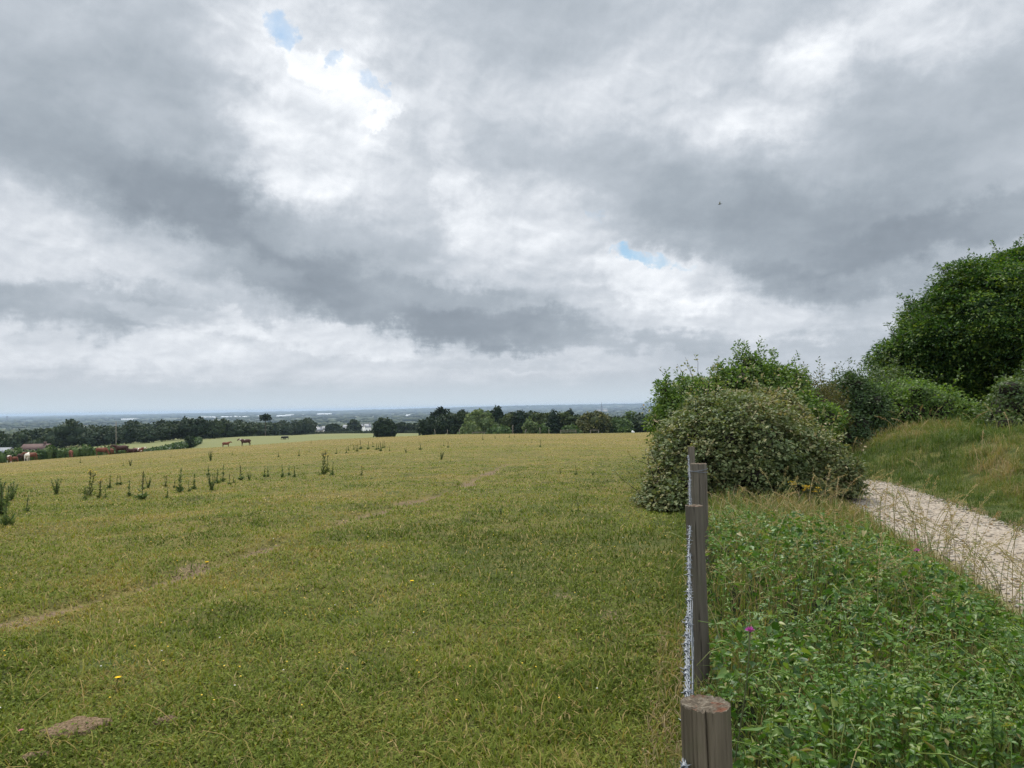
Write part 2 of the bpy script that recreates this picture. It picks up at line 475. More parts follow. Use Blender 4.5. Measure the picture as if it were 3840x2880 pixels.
CLOUDS = [  # centre, radii, tilt (degrees), amount, softness
    (160, 260, 470, 180, 4, -.20, 1), (330, 395, 330, 90, 12, -.16, .9), (560, 480, 330, 75, 10, -.26, .8), (420, 440, 200, 60, 20, -.10, .9),
    (140, 655, 260, 48, 3, -.30, .5), (620, 600, 230, 60, 16, -.22, .7), (860, 650, 380, 72, 9, -.28, .55), (1080, 710, 230, 44, 4, -.24, .45),
    (1560, 440, 400, 110, 14, -.20, 1), (1740, 520, 300, 110, 10, -.26, .8), (1700, 610, 230, 40, 4, -.16, .5), (2080, 330, 300, 210, 0, -.18, 1),
    (2100, 490, 280, 46, -8, -.24, .6), (1150, 60, 330, 110, 0, -.17, 1), (1230, 330, 200, 90, 20, -.08, 1),
    (1500, 745, 260, 24, 2, -.14, .7), (1060, 785, 220, 15, 2, -.10, .7), (250, 60, 380, 110, 6, -.05, 1), (1850, 740, 160, 30, 0, -.12, .8),
    (660, 230, 170, 240, -10, .46, .9), (575, 330, 60, 150, 0, .16, .8), (760, 340, 120, 170, -10, .12, 1), (800, 205, 80, 100, -30, .16, .7),
    (812, 264, 52, 18, -15, .26, .4), (690, 135, 110, 34, 14, .26, .4), (985, 400, 44, 130, -14, .20, .7), (900, 160, 160, 110, 30, .14, 1),
    (1130, 490, 230, 100, 20, .22, .8), (1700, 190, 130, 80, -22, .24, .7), (1530, 260, 180, 60, 10, .20, .9), (1180, 200, 260, 150, 0, .08, 1), (1400, 130, 260, 110, 0, .06, 1),
    (2020, 40, 280, 70, -5, .26, .8), (1450, 610, 160, 60, 12, .36, .45), (1600, 690, 200, 60, 8, .22, .6), (1330, 690, 150, 40, 5, .16, .7),
    (80, 530, 190, 90, 25, .20, .7), (420, 690, 150, 32, 10, .28, .45), (760, 740, 200, 36, 6, .26, .5), (1160, 790, 300, 30, 2, .10, .8),
    (180, 745, 330, 50, 3, .20, .7), (640, 400, 110, 50, 30, .10, .7), (1010, 590, 200, 26, 4, .12, .6), (480, 560, 200, 30, 14, .12, .7), (620, 800, 520, 40, 2, .10, .9)]
GAPS = [(598, 68, 32, 40, 0, .95), (722, 106, 34, 20, 20, .8), (828, 196, 20, 44, -30, .75), (1385, 560, 66, 20, 3, 1.), (1292, 470, 24, 20, 0, .5), (1460, 572, 40, 12, 10, .6)]

def build_world():
    w = bpy.data.worlds.new('World'); SC.world = w; w.use_nodes = True
    nt = w.node_tree; nt.nodes.clear(); b = NB(nt)
    dirv = b.n('ShaderNodeTexCoord').outputs['Generated']
    sky = b.n('ShaderNodeTexSky', sky_type='NISHITA', sun_disc=False, sun_elevation=SUN_EL, sun_rotation=SUN_AZ, air_density=1., dust_density=1.5)
    s = b.n('ShaderNodeSeparateXYZ', {0: dirv})
    x, y, z = s.outputs
    az = b.math('ARCTAN2', x, y); el = b.math('ARCSINE', z)
    # cloud-deck coordinates (the deck recedes towards the horizon)
    zz = b.math('ADD', b.math('MAXIMUM', z, 0.), .11)
    px_ = b.math('DIVIDE', x, zz); py_ = b.math('DIVIDE', y, zz)
    deck = b.n('ShaderNodeCombineXYZ', {0: px_, 1: py_, 2: 0.}).outputs[0]
    wn = b.n('ShaderNodeSeparateColor', {0: b.noise(deck, 2.2, 5, .55, 0, 1)})
    wf = b.n('ShaderNodeSeparateColor', {0: b.noise(dirv, 19., 8, .62, 0, 1)})
    def warp(c, i, a, a2):
        t = b.math('MULTIPLY_ADD', b.math('SUBTRACT', wn.outputs[i], .5), a, c)
        return b.math('MULTIPLY_ADD', b.math('SUBTRACT', wf.outputs[i], .5), a2, t)
    ae = b.n('ShaderNodeCombineXYZ', {0: warp(az, 0, .07, .11), 1: warp(el, 1, .04, .085), 2: 0.}).outputs[0]
    def blob(px, py, rx, ry, rot, soft):
        a0, e0 = px_azel(px, py); k = .00060
        mp = b.n('ShaderNodeMapping', {0: ae}, vector_type='TEXTURE')
        mp.inputs['Location'].default_value = (a0, e0, 0)
        mp.inputs['Rotation'].default_value = (0, 0, R(-rot))
        mp.inputs['Scale'].default_value = (rx * k * 1.15, ry * k * 1.15, 1)
        ln = b.n('ShaderNodeVectorMath', {0: mp.outputs[0]}, operation='LENGTH').outputs['Value']
        return b.mapr(ln, 1 + soft * .45, max(0., 1 - soft), 0, 1, 'SMOOTHERSTEP')
    acc = b.math('ADD', .545, 0.)
    for px, py, rx, ry, rot, amt, soft in CLOUDS:
        acc = b.math('MULTIPLY_ADD', blob(px, py, rx, ry, rot, soft), amt * (.98 if amt > 0 else 1.0), acc)
    # billows: puffs squashed towards the horizon; each puff is lit on the rim that faces the sun
    low = b.mapr(el, R(.5), R(6), .35, 1.)
    ez = b.math('MULTIPLY_ADD', el, 1.12, b.math('MULTIPLY', b.math('LOGARITHM', b.math('ADD', b.math('MAXIMUM', el, 0.), .05), 2.718), .10))
    sq = b.n('ShaderNodeCombineXYZ', {0: az, 1: ez, 2: 3.7}).outputs[0]
    def add(v, o): return b.n('ShaderNodeVectorMath', {0: v, 1: o}, operation='ADD').outputs[0]
    n1 = b.noise(sq, 2.6, 3, .5, .1)
    n2 = b.noise(sq, 7.0, 9, .51, .1); n2s = b.noise(add(sq, (-.006, .020, 0)), 7.0, 9, .51, .1)
    n3 = b.noise(sq, 17., 7, .56, .3); n3s = b.noise(add(sq, (-.003, .009, 0)), 17., 7, .56, .3)
    rim = b.math('ADD', b.math('MULTIPLY', b.math('SUBTRACT', n2, n2s), 1.15), b.math('MULTIPLY', b.math('SUBTRACT', n3, n3s), .65))
    acc = b.math('MULTIPLY_ADD', b.math('MULTIPLY', b.math('SUBTRACT', n1, .5), low), .20, acc)
    acc = b.math('MULTIPLY_ADD', b.math('MULTIPLY', b.math('SUBTRACT', n2, .5), low), .50, acc)
    acc = b.math('MULTIPLY_ADD', b.math('MULTIPLY', b.math('SUBTRACT', n3, .5), low), b.mapr(acc, .40, .85, .05, .30), acc)
    acc = b.math('MULTIPLY_ADD', b.math('MULTIPLY', rim, low), b.mapr(acc, .40, .85, .30, 1.05), acc)
    hz = b.mapr(el, R(2.5), R(.05), 0, .90, 'SMOOTHSTEP')
    acc = b.math('MULTIPLY_ADD', b.math('SUBTRACT', .47, acc), hz, acc)
    sc_ = b.math('DIVIDE', b.math('ADD', acc, .25), 1.65)
    col = b.ramp(sc_, [(0, (.175, .205, .240)), (.152, (.222, .257, .297)), (.303, (.292, .331, .374)), (.4545, (.398, .436, .482)), (.606, (.525, .556, .598)), (.758, (.655, .682, .718)), (.879, (.755, .775, .80)), (1, (.83, .84, .85))])
    col = b.mix(hz, col, (.465, .53, .58))
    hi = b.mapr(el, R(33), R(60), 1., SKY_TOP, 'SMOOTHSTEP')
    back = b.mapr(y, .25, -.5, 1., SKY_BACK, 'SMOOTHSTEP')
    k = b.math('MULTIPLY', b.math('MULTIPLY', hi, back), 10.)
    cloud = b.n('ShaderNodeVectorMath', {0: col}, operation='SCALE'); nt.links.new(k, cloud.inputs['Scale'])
    g = b.math('ADD', 0., 0.)
    for px, py, rx, ry, rot, a in GAPS:
        g = b.math('MAXIMUM', g, b.math('MULTIPLY', blob(px, py, rx, ry, rot, .7), a))
    g = b.math('ADD', g, b.math('MULTIPLY', b.math('SUBTRACT', b.noise(dirv, 30., 5, .6), .5), .9))
    g = b.mapr(g, .48, 1.1, 0, .9)
    skc = b.mix(1., sky.outputs[0], (.62, .80, .86), 'MULTIPLY')
    fin = b.mix(g, cloud.outputs[0], skc)
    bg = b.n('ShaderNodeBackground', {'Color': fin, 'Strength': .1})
    b.n('ShaderNodeOutputWorld', {'Surface': bg.outputs[0]})
    w.cycles.sampling_method = 'MANUAL'; w.cycles.sample_map_resolution = 512

SKY_TOP, SKY_BACK = 2.3, 1.9  # gains brightening the unseen sky overhead and behind, added to light the ground
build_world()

sd = bpy.data.lights.new('sun', 'SUN'); sun = bpy.data.objects.new('sun', sd); COL.objects.link(sun)
sd.energy = 3.2; sd.angle = R(10); sd.color = (1., .95, .86)
sdir = Vector((math.sin(SUN_AZ) * math.cos(SUN_EL), math.cos(SUN_AZ) * math.cos(SUN_EL), math.sin(SUN_EL)))
sun.rotation_euler = sdir.to_track_quat('Z', 'Y').to_euler(); sun.location = (-10, 30, 60)

def build_haze():
    m, nt = nt_new('air'); b = NB(nt)
    v = b.n('ShaderNodeVolumePrincipled', {'Color': (.50, .64, .82, 1), 'Density': 6.5e-5, 'Anisotropy': .2})
    b.n('ShaderNodeOutputMaterial', {'Volume': v.outputs[0]})
    V, Fc = box(-27500, 27500, -27500, 27500, -72, 26)
    o = mesh_np('haze', V, [Fc], m)
    tag(o, 'thin blue summer haze over the distant plain', 'haze', kind='stuff')
build_haze()

SC.view_settings.view_transform = 'Standard'; SC.view_settings.look = 'None'
SC.view_settings.exposure = .42; SC.view_settings.gamma = 1.; SC.view_settings.use_curve_mapping = False
SC.render.engine = 'CYCLES'
c_ = SC.cycles
c_.use_denoising = True; c_.denoising_prefilter = 'NONE'; c_.denoising_input_passes = 'RGB_ALBEDO_NORMAL'; c_.denoiser = 'OPENIMAGEDENOISE'
c_.max_bounces = 6; c_.diffuse_bounces = 3; c_.glossy_bounces = 2; c_.transmission_bounces = 4; c_.volume_bounces = 0
c_.sample_clamp_indirect = 4.; c_.use_adaptive_sampling = True; c_.adaptive_threshold = .012
SC.render.film_transparent = False
# ------------------------------------------------------------------ foliage materials
M_TURF = foliage('turf_blades', [(0, (.056, .078, .012)), (.3, (.120, .150, .024)), (.5, (.180, .188, .040)), (.68, (.215, .165, .050)), (.85, (.27, .195, .075)), (1, (.40, .31, .15))], .25, .6, .12)
M_LONG = foliage('long_grass_blades', [(0, (.045, .075, .016)), (.35, (.085, .12, .026)), (.6, (.150, .148, .046)), (.8, (.225, .162, .084)), (1, (.34, .25, .15))], .3, .6, .25)
M_SEED = foliage('seed_heads', [(0, (.12, .15, .045)), (.4, (.28, .235, .11)), (.75, (.36, .27, .15)), (1, (.22, .13, .06))], .25, .7, .15)
M_UNDER = foliage('undergrowth_leaves', [(0, (.018, .044, .008)), (.3, (.036, .086, .013)), (.55, (.074, .148, .020)), (.75, (.13, .190, .032)), (.9, (.20, .220, .060)), (1, (.26, .20, .09))], .30, .36, .5)
M_BRAM = foliage('bramble_leaves', [(0, (.050, .078, .028)), (.3, (.085, .115, .046)), (.55, (.140, .160, .068)), (.72, (.195, .190, .084)), (.86, (.25, .205, .11)), (1, (.30, .23, .15))], .2, .50, .32)
M_ELDER = foliage('elder_leaves', [(0, (.034, .072, .016)), (.4, (.070, .125, .024)), (.75, (.12, .18, .032)), (1, (.17, .22, .045))], .35, .45, .4)
M_SHRUB = foliage('shrub_leaves', [(0, (.030, .060, .018)), (.5, (.062, .10, .030)), (1, (.12, .15, .045))], .3, .45, .4)
M_DARKS = foliage('dark_shrub_leaves', [(0, (.018, .040, .014)), (.5, (.038, .072, .022)), (1, (.085, .120, .036))], .22, .45, .4)
M_RUST = foliage('gorse_leaves', [(0, (.045, .055, .016)), (.5, (.085, .085, .026)), (1, (.15, .105, .040))], .25, .5, .3)
M_BEECH = foliage('beech_leaves', [(0, (.014, .036, .009)), (.45, (.034, .078, .015)), (.8, (.075, .130, .022)), (1, (.14, .185, .03))], .30, .45, .22)
M_FAR = foliage('oak_leaves', [(0, (.014, .026, .014)), (.5, (.026, .042, .020)), (1, (.050, .068, .028))], .12, .6, .2, .3)
M_OLIVE = foliage('olive_leaves', [(0, (.022, .038, .012)), (.5, (.048, .066, .022)), (1, (.10, .108, .036))], .15, .6, .2)
M_GOLD = foliage('golden_topped_leaves', [(0, (.028, .040, .014)), (.5, (.062, .070, .024)), (1, (.15, .135, .045))], .15, .6, .2)
M_PALE = foliage('pale_leaves', [(0, (.055, .085, .030)), (.5, (.10, .135, .050)), (1, (.17, .195, .085))], .2, .6, .2)
M_PINE = foliage('pine_needles', [(0, (.008, .018, .010)), (.5, (.014, .028, .014)), (1, (.028, .044, .018))], .08, .6, .2)
M_HEDGE = foliage('hedge_leaves', [(0, (.025, .050, .015)), (.5, (.050, .085, .024)), (1, (.085, .12, .035))], .2, .6, .2)
M_BARK = plain('bark', (.085, .070, .052), .9, .5, 14., .5)
M_TWIG_SHADE = plain('twigs_and_shade', (.022, .018, .011), .95, .5, 20., .5)  # real twigs, darkened so the bush cores also paint inner shade

# ------------------------------------------------------------------ pasture turf
def turf():
    rng = np.random.default_rng(5)
    n = 560000
    Y = np.exp(rng.uniform(math.log(2.6), math.log(190), n)); t = rng.uniform(-.80, .42, n)
    x = t * Y; y = Y
    u, v = uv(x, y)
    clump = fbm(x * 3.2, y * 3.2, 61)
    fine = vnoise(x * 11, y * 11, 66)
    k = (u < .12 - .25 * vnoise(v * 1.5, 0, 3)) & (rng.random(n) < .30 + 1.25 * clump * (.4 + .9 * fine)) & (rng.random(n) > 1.15 * dirtness(x, y))
    x, y, Y, u, clump = x[k], y[k], Y[k], u[k], clump[k]
    n = len(x)
    z = H(x, y) - .004
    dr = dryness(x, y)
    a = rng.uniform(0, 2 * math.pi, n)
    tall = sstep(.48, .72, fbm(x * .9, y * .9, 62))
    lean = rng.uniform(.35, 1.35, n)
    A = np.stack([np.cos(a) * np.sin(lean), np.sin(a) * np.sin(lean), np.cos(lean)], 1)
    N = unit(np.stack([-np.cos(a) * np.cos(lean), -np.sin(a) * np.cos(lean), np.sin(lean)], 1) + rng.normal(size=(n, 3)) * .2)
    L = (.028 + .034 * rng.random(n) + .035 * tall * rng.random(n)) * (1 + Y / 60)
    W = (.0034 + .0030 * rng.random(n)) * (1 + Y / 7.) * np.clip(1.6 - Y / 120, .6, 1)
    L = np.maximum(L, W * 3.2) * np.clip(1.15 - Y / 60, .5, 1)
    A[:, 2] *= np.clip(1.1 - Y / 40, .35, 1)
    pn = fbm(x * 1.7, y * 1.7, 64, 4); p2 = fbm(x * .45, y * .45, 65, 3)
    T = .03 + .80 * dr + (pn - .5) * .75 + (p2 - .5) * .75 + rng.normal(size=n) * .15 - .12 * tall
    straw = rng.random(n) < .07
    T = np.where(straw, .82 + .15 * rng.random(n), T)
    acc = Acc()
    V, Fc, TT = scatter(T_BLADE, np.stack([x, y, z], 1), A, N, L, W, np.clip(T, 0, 1)); acc.add(V, Fc, TT)
    # low clover leaves between the blades
    m = 60000
    Y = np.exp(rng.uniform(math.log(2.6), math.log(16), m)); x = rng.uniform(-.80, .42, m) * Y; y = Y
    u, v = uv(x, y)
    k = (u < 0) & (fbm(x * 1.1, y * 1.1, 63) > .46) & (rng.random(m) > 1.3 * dirtness(x, y))
    x, y = x[k], y[k]; m = len(x)
    A = unit(np.stack([rng.normal(size=m), rng.normal(size=m), .2 + 0 * x], 1)); N = unit(np.array([0, 0, 1.]) + rng.normal(size=(m, 3)) * .35)
    s = (.007 + .009 * rng.random(m)) * (1 + y / 14)
    V, Fc, TT = scatter(T_DIA, np.stack([x, y, H(x, y) + .012 + .03 * rng.random(m)], 1), A, N, s, s * 1.1, np.clip(.17 + .16 * rng.normal(size=m), 0, .5)); acc.add(V, Fc, TT)
    # bent straw stalks lying in the turf
    m = 1000
    Y = np.exp(rng.uniform(math.log(2.8), math.log(22), m)); x = rng.uniform(-.78, .40, m) * Y; y = Y
    u, v = uv(x, y); k = u < 0; x, y = x[k], y[k]; m = len(x)
    a = rng.uniform(0, 6.28, m); A = np.stack([np.cos(a), np.sin(a), .25 + .5 * rng.random(m)], 1)
    N = np.array([0, 0, 1.]) + rng.normal(size=(m, 3)) * .2
    V, Fc, TT = scatter(T_ARCH, np.stack([x, y, H(x, y) + .005], 1), A, N, .10 + .18 * rng.random(m), .0030 * (1 + y / 9), .45 + .4 * rng.random(m)); acc.add(V, Fc, TT)
    o = acc.build('grass', M_TURF)
    tag(o, 'short grazed turf mottled green and straw across the pasture', 'grass', kind='stuff')
turf()

def flowers_dots():
    rng = np.random.default_rng(8)
    n = 300
    Y = np.exp(rng.uniform(math.log(4), math.log(70), n)); x = rng.uniform(-.72, .30, n) * Y
    u, v = uv(x, Y); k = (u < -.3) & (fbm(x * .3, Y * .3, 71) > .45); x, Y = x[k], Y[k]; n = len(x)
    acc = Acc()
    for i in range(n):
        r = .0052 * (1 + Y[i] / 26)
        V, f = lump((x[i], Y[i], h1(x[i], Y[i]) + .06), (r, r, r * .6), rng, .15, True); acc.add(V, f, rng.random())
    m, nt = nt_new('petals'); b = NB(nt)
    c = b.ramp(b.attr('tint'), [(0, (.75, .45, .02)), (.86, (.72, .52, .05)), (.88, (.55, .53, .45)), (1, (.55, .52, .46))])
    p = b.n('ShaderNodeBsdfPrincipled', {'Base Color': c, 'Roughness': .6}); b.n('ShaderNodeOutputMaterial', {'Surface': p.outputs[0]})
    o = acc.build('wildflowers', m)
    tag(o, 'tiny scattered yellow and white flowers dotted over the pasture turf', 'flowers', kind='stuff')
flowers_dots()

# ------------------------------------------------------------------ long grass: verge, fence foot, bank
def canopy_h(u, v):
    h = .15 + .46 * fbm(u * 1.3, v * 1.0, 81) + .42 * (fbm(u * 3.4, v * 3.4, 82) - .5) + .10 * (vnoise(u * 11, v * 11, 83) - .5)
    h = h + .16 * sstep(.35, .0, np.hypot((u - 1.0) / 3.2, (v - 6.4) / 2.4))
    h = h + .15 * sstep(3.4, 2., v) * sstep(.4, 1.2, u)
    h = h * sstep(-.06, .10, u) * sstep(10.6, 8.0, v + .5 * (vnoise(u * 2, 0, 5) - .5)) * sstep(.0, -.95, u - path_left(v) + .25 * (vnoise(v * 1.5, 1, 6) - .5))
    return h

def long_grass():
    rng = np.random.default_rng(6)
    acc = Acc()
    def blades(x, y, L, W, T, upr=.5, shape=T_ARCH, z0=0.):
        n = len(x)
        a = rng.uniform(0, 6.283, n); ln = np.abs(rng.normal(size=n)) * upr
        A = np.stack([np.cos(a) * np.sin(ln), np.sin(a) * np.sin(ln), np.cos(ln)], 1)
        N = unit(np.stack([-np.cos(a), -np.sin(a), .3 + 0 * a], 1) + rng.normal(size=(n, 3)) * .3)
        V, Fc, TT = scatter(shape, np.stack([x, y, H(x, y) - .01 + z0], 1), A, N, L, W, np.clip(T, 0, 1)); acc.add(V, Fc, TT)
    # verge between fence and track
    n = 60000
    v = np.exp(rng.uniform(math.log(2.2), math.log(24), n)); u = rng.uniform(-.12, 2.75, n)
    ok = (u < path_left(v) + .06 * rng.normal(size=n)) & ((canopy_h(u, v) < .14) | (rng.random(n) < .22)); u, v = u[ok], v[ok]
    x, y = uv_xy(u, v); n = len(x)
    cl = fbm(x * 1.6, y * 1.6, 72)
    L = (.13 + .30 * rng.random(n) * (.4 + cl)) * (1 - .6 * sstep(.3, -.1, u)) * (1 - .6 * sstep(-1.2, -.2, u - path_left(v)))
    blades(x, y, L, .0045 * (1 + v / 9), .18 + .55 * cl + .2 * rng.normal(size=n) + .1 * sstep(7, 11, v), .45)
    # rough strip along the field side of the fence, with rusty dock litter
    n = 7000
    v = np.exp(rng.uniform(math.log(1.6), math.log(20), n)); u = -.30 + .33 * rng.random(n)
    x, y = uv_xy(u, v)
    cl = fbm(v * .8, u * 2, 73)
    blades(x, y, .045 + .10 * rng.random(n) * cl * 1.6, .004 * (1 + v / 9), .15 + .5 * cl + .4 * sstep(1.6, .6, np.abs(v - 4.6)) + .15 * rng.normal(size=n), .7)
    # tussocks on the bank beyond the track
    m = 20000; kb = 20
    v = np.exp(rng.uniform(math.log(6.5), math.log(52), m)); du = rng.uniform(-.2, 15, m)
    x, y = uv_xy(path_right(v) + du, v)
    ok = (np.abs(x / np.maximum(y, .1)) < .88) & (y > 0); x, y, du = x[ok], y[ok], du[ok]; m = len(x)
    cl = fbm(x * .55, y * .55, 74, 4); c2 = fbm(x * 1.9, y * 1.9, 75)
    toe = sstep(1.0, .0, du)
    T = .09 + .66 * sstep(.32, .68, cl) * (1 - .6 * toe) * sstep(-.3, 2.0, du + 4 * (x / y - .5)) + .13 * rng.normal(size=m)
    hL = (.10 + .30 * rng.random(m) ** 1.6 * (.3 + 1.2 * c2)) * (1 - .6 * toe)
    rp = lambda q: np.repeat(q, kb)
    r_ = (.10 + .05 * y / 10)
    xx = rp(x) + rng.normal(size=m * kb) * rp(r_) * .45; yy = rp(y) + rng.normal(size=m * kb) * rp(r_) * .45
    blades(xx, yy, rp(hL) * rng.uniform(.45, 1.15, m * kb), .0045 * (1 + yy / 16), rp(T) + rng.normal(size=m * kb) * .09, .85)
    o = acc.build('long_grass', M_LONG)
    tag(o, 'long green and straw grass on the verge and bank beside the track', 'long grass', kind='stuff')
    # seeding stalks
    acc = Acc()
    sp = []
    for i in range(290):
        if i < 100:
            v = rng.uniform(3.6, 9.5); u = path_left(v) - abs(rng.normal()) * .30 + .1; hgt = rng.uniform(.45, .95)
        elif i < 205:
            v = rng.uniform(5, 12.5); u = rng.uniform(.25, 2.4); hgt = rng.uniform(.4, .8)
        else:
            v = rng.uniform(9, 26); u = float(path_right(np.array(v))) + rng.uniform(.5, 6); hgt = rng.uniform(.45, .8)
        x, y = uv_xy(u, v); x = float(x); y = float(y)
        a = rng.uniform(0, 6.28); bend = rng.uniform(.2, .95) * hgt
        s = np.linspace(0, 1, 9)
        P = np.stack([x + math.cos(a) * bend * s ** 2.3, y + math.sin(a) * bend * s ** 2.3, h1(x, y) + hgt * (s - .22 * s ** 3 * bend / hgt)], 1)
        tt = np.clip(rng.normal(.55, .25), 0, 1)
        V, Fc = tube(P, np.linspace(.0020, .0011, 9) * (1 + y / 10), 4); acc.add(V, Fc, tt * .7)
        # drooping panicle
        m = 46
        q = rng.uniform(.68, 1.0, m); side = rng.choice([-1, 1], m)
        C = np.stack([np.interp(q, s, P[:, k]) for k in range(3)], 1)
        T = unit(P[-1] - P[-3]); sp_ = unit(np.cross(T, rng.normal(size=(m, 3))))
        A = unit(T[None] * rng.uniform(.5, 1.2, (m, 1)) + sp_ * rng.uniform(.1, .7, (m, 1)) + np.array([0, 0, -.25]))
        off = sp_ * (rng.random((m, 1)) * .035 * (1.05 - q)[:, None] / .3)
        V, Fc, TT = scatter(T_DIA, C + off, A, rdir(m, rng), .014 + .016 * rng.random(m), .0045 * (1 + y / 12), np.clip(tt + rng.normal(size=m) * .15, 0, 1)); acc.add(V, Fc, TT)
    o = acc.build('seeding_grass', M_SEED)
    tag(o, 'tall seeding grass stalks drooping over the edge of the track', 'seeding grass', kind='stuff')
long_grass()

# ------------------------------------------------------------------ leafy undergrowth right of the fence
def undergrowth():
    rng = np.random.default_rng(7)
    acc = Acc()
    def layer(n, tm, L0, L1, asp, tmean, tsd, deep, z_up=0., bunch=1, flat=.75):
        v = np.exp(rng.uniform(math.log(1.25), math.log(10.5), n)); u = rng.uniform(-.02, 3.3, n)
        h = canopy_h(u, v)
        key = fbm(u * 2.3 + L0 * 100, v * 2.3, int(L0 * 1000) + 3)
        k = (h > .06) & (rng.random(n) < .06 + 2.4 * np.clip(key - .34, 0, 1))
        u, v, h, key = u[k], v[k], h[k], key[k]
        x, y = uv_xy(u, v); n = len(x)
        q = 1 - deep * rng.random(n) ** 1.5
        C = np.stack([x, y, H(x, y) + h * q + z_up * rng.random(n)], 1)
        tl = rng.normal(size=n) * tsd + tmean + (key - .5) * .4 + .10 * sstep(5, 9, v)
        if bunch > 1:
            A0 = unit(np.concatenate([rng.normal(size=(n, 2)), .3 * rng.normal(size=(n, 1))], 1))
            C = np.repeat(C, bunch, 0); tl = np.repeat(tl, bunch)
            A0 = np.repeat(A0, bunch, 0); s_ = np.tile(np.arange(bunch), n)
            up = unit(np.array([0, 0, 1.]) + rng.normal(size=(n, 3)) * .35); up = np.repeat(up, bunch, 0)
            S0 = unit(np.cross(up, A0))
            Lr = L0 + (L1 - L0) * np.repeat(rng.random(n), bunch)
            C = C + A0 * (s_ // 2)[:, None] * Lr[:, None] * .62
            A = unit(A0 * .45 + S0 * np.where(s_ % 2 == 0, 1, -1)[:, None] + rng.normal(size=C.shape) * .12)
            N = unit(up + rng.normal(size=C.shape) * .22); Lq = Lr
        else:
            A = unit(np.concatenate([rng.normal(size=(n, 2)), (rng.normal(size=(n, 1)) * .5 - .25)], 1))
            N = unit(np.array([0, 0, 1.]) + rng.normal(size=(n, 3)) * flat); Lq = L0 + (L1 - L0) * rng.random(n) ** 1.6
        V, Fc, TT = scatter(tm, C, A, N, Lq, Lq * asp, np.clip(tl, 0, .97)); acc.add(V, Fc, TT)
    layer(80000, T_DIA, .012, .030, .62, .46, .25, .5)
    layer(32000, T_OVA, .024, .058, .60, .38, .20, .6)
    layer(9000, T_ARW, .026, .058, .70, .46, .22, .4, .02)
    layer(3600, T_OVA, .050, .095, .50, .30, .14, .5)
    layer(6000, T_DIA, .012, .022, .50, .58, .16, .25, .05, 8)
    layer(3500, T_DIA, .05, .12, .08, .74, .18, .30, .06, 1, .9)
    # dead brown bits
    layer(1800, T_OVA, .02, .05, .5, .97, .02, .4)
    # upright leafy stems (nettle, woundwort) standing above the tangle
    for i in range(620):
        v = math.exp(rng.uniform(math.log(1.4), math.log(9.5))); u = rng.uniform(.12, 2.4)
        h = float(canopy_h(np.array(u), np.array(v)))
        if h < .14 or fbm(u * 1.7, v * 1.7, 85) < .46: continue
        x, y = [float(q) for q in uv_xy(u, v)]
        tp = h + rng.uniform(.02, .26); a = rng.uniform(0, 6.28); ln = rng.uniform(.0, .12)
        s = np.linspace(0, 1, 7); P = np.stack([x + math.cos(a) * ln * s ** 2, y + math.sin(a) * ln * s ** 2, h1(x, y) + tp * s], 1)
        V, Fc = tube(P, np.linspace(.0026, .0014, 7), 4); acc.add(V, Fc, .62)
        k = int(rng.integers(12, 22)); q = 1 - .5 * (np.arange(k) // 2) / (k / 2.); C = np.stack([np.interp(q, s, P[:, j]) for j in range(3)], 1)
        b_ = a + (np.arange(k) // 2) * 1.57 + (np.arange(k) % 2) * 3.14 + rng.normal(size=k) * .2
        A = np.stack([np.cos(b_), np.sin(b_), rng.uniform(-.35, .45, k)], 1); N = unit(np.array([0, 0, 1.]) + rng.normal(size=(k, 3)) * .25)
        Lq = rng.uniform(.026, .05) * np.clip(.45 + (1 - q) * 1.5, 0, 1.1)
        V, Fc, TT = scatter(T_OVA, C, A, N, Lq, Lq * .5, np.clip(rng.normal(.55, .12) + rng.normal(size=k) * .07, .1, .9)); acc.add(V, Fc, TT)
    # green stems and arching bramble runners
    for i in range(420):
        v = math.exp(rng.uniform(math.log(1.5), math.log(10))); u = rng.uniform(.05, 2.7)
        h = float(canopy_h(np.array(u), np.array(v)))
        if h < .12: continue
        x, y = [float(q) for q in uv_xy(u, v)]
        a = rng.uniform(0, 6.28); ln = rng.uniform(.15, .55); top = h * rng.uniform(.8, 1.25) + .05
        s = np.linspace(0, 1, 8)
        P = np.stack([x + math.cos(a) * ln * s ** 1.5, y + math.sin(a) * ln * s ** 1.5, h1(x, y) + top * np.sin(s * rng.uniform(1.3, 2.3))], 1)
        V, Fc = tube(P, np.linspace(.0028, .0014, 8) * (1 + y / 14), 4); acc.add(V, Fc, float(np.clip(rng.normal(.78, .15), .3, .98)))
    o = acc.build('undergrowth', M_UNDER)
    tag(o, 'tangled leafy undergrowth of bindweed and bramble right of the fence posts', 'undergrowth', kind='stuff')
    # dark sheet beneath: shade in the leaf gaps painted in, along with litter
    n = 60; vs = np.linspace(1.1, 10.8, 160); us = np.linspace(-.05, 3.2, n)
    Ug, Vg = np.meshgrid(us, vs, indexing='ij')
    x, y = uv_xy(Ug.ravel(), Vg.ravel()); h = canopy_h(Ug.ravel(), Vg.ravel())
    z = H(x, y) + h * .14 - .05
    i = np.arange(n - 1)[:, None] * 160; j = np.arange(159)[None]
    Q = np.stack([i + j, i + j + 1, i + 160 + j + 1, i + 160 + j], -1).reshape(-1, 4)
    o = mesh_np('litter_shade_sheet', np.stack([x, y, z], 1), [Q], plain('litter_shade_sheet', (.016, .020, .008), .95, .5, 30., .8, .03), None, None, True)
    tag(o, 'dark sheet of litter and painted shade beneath the leafy undergrowth', 'litter and shade', kind='stuff')
undergrowth()

# ------------------------------------------------------------------ bushes and trees
def lobes_area(lobes):
    l = np.array(lobes); return (l[:, 3] * l[:, 4] + l[:, 4] * l[:, 5] + l[:, 3] * l[:, 5])

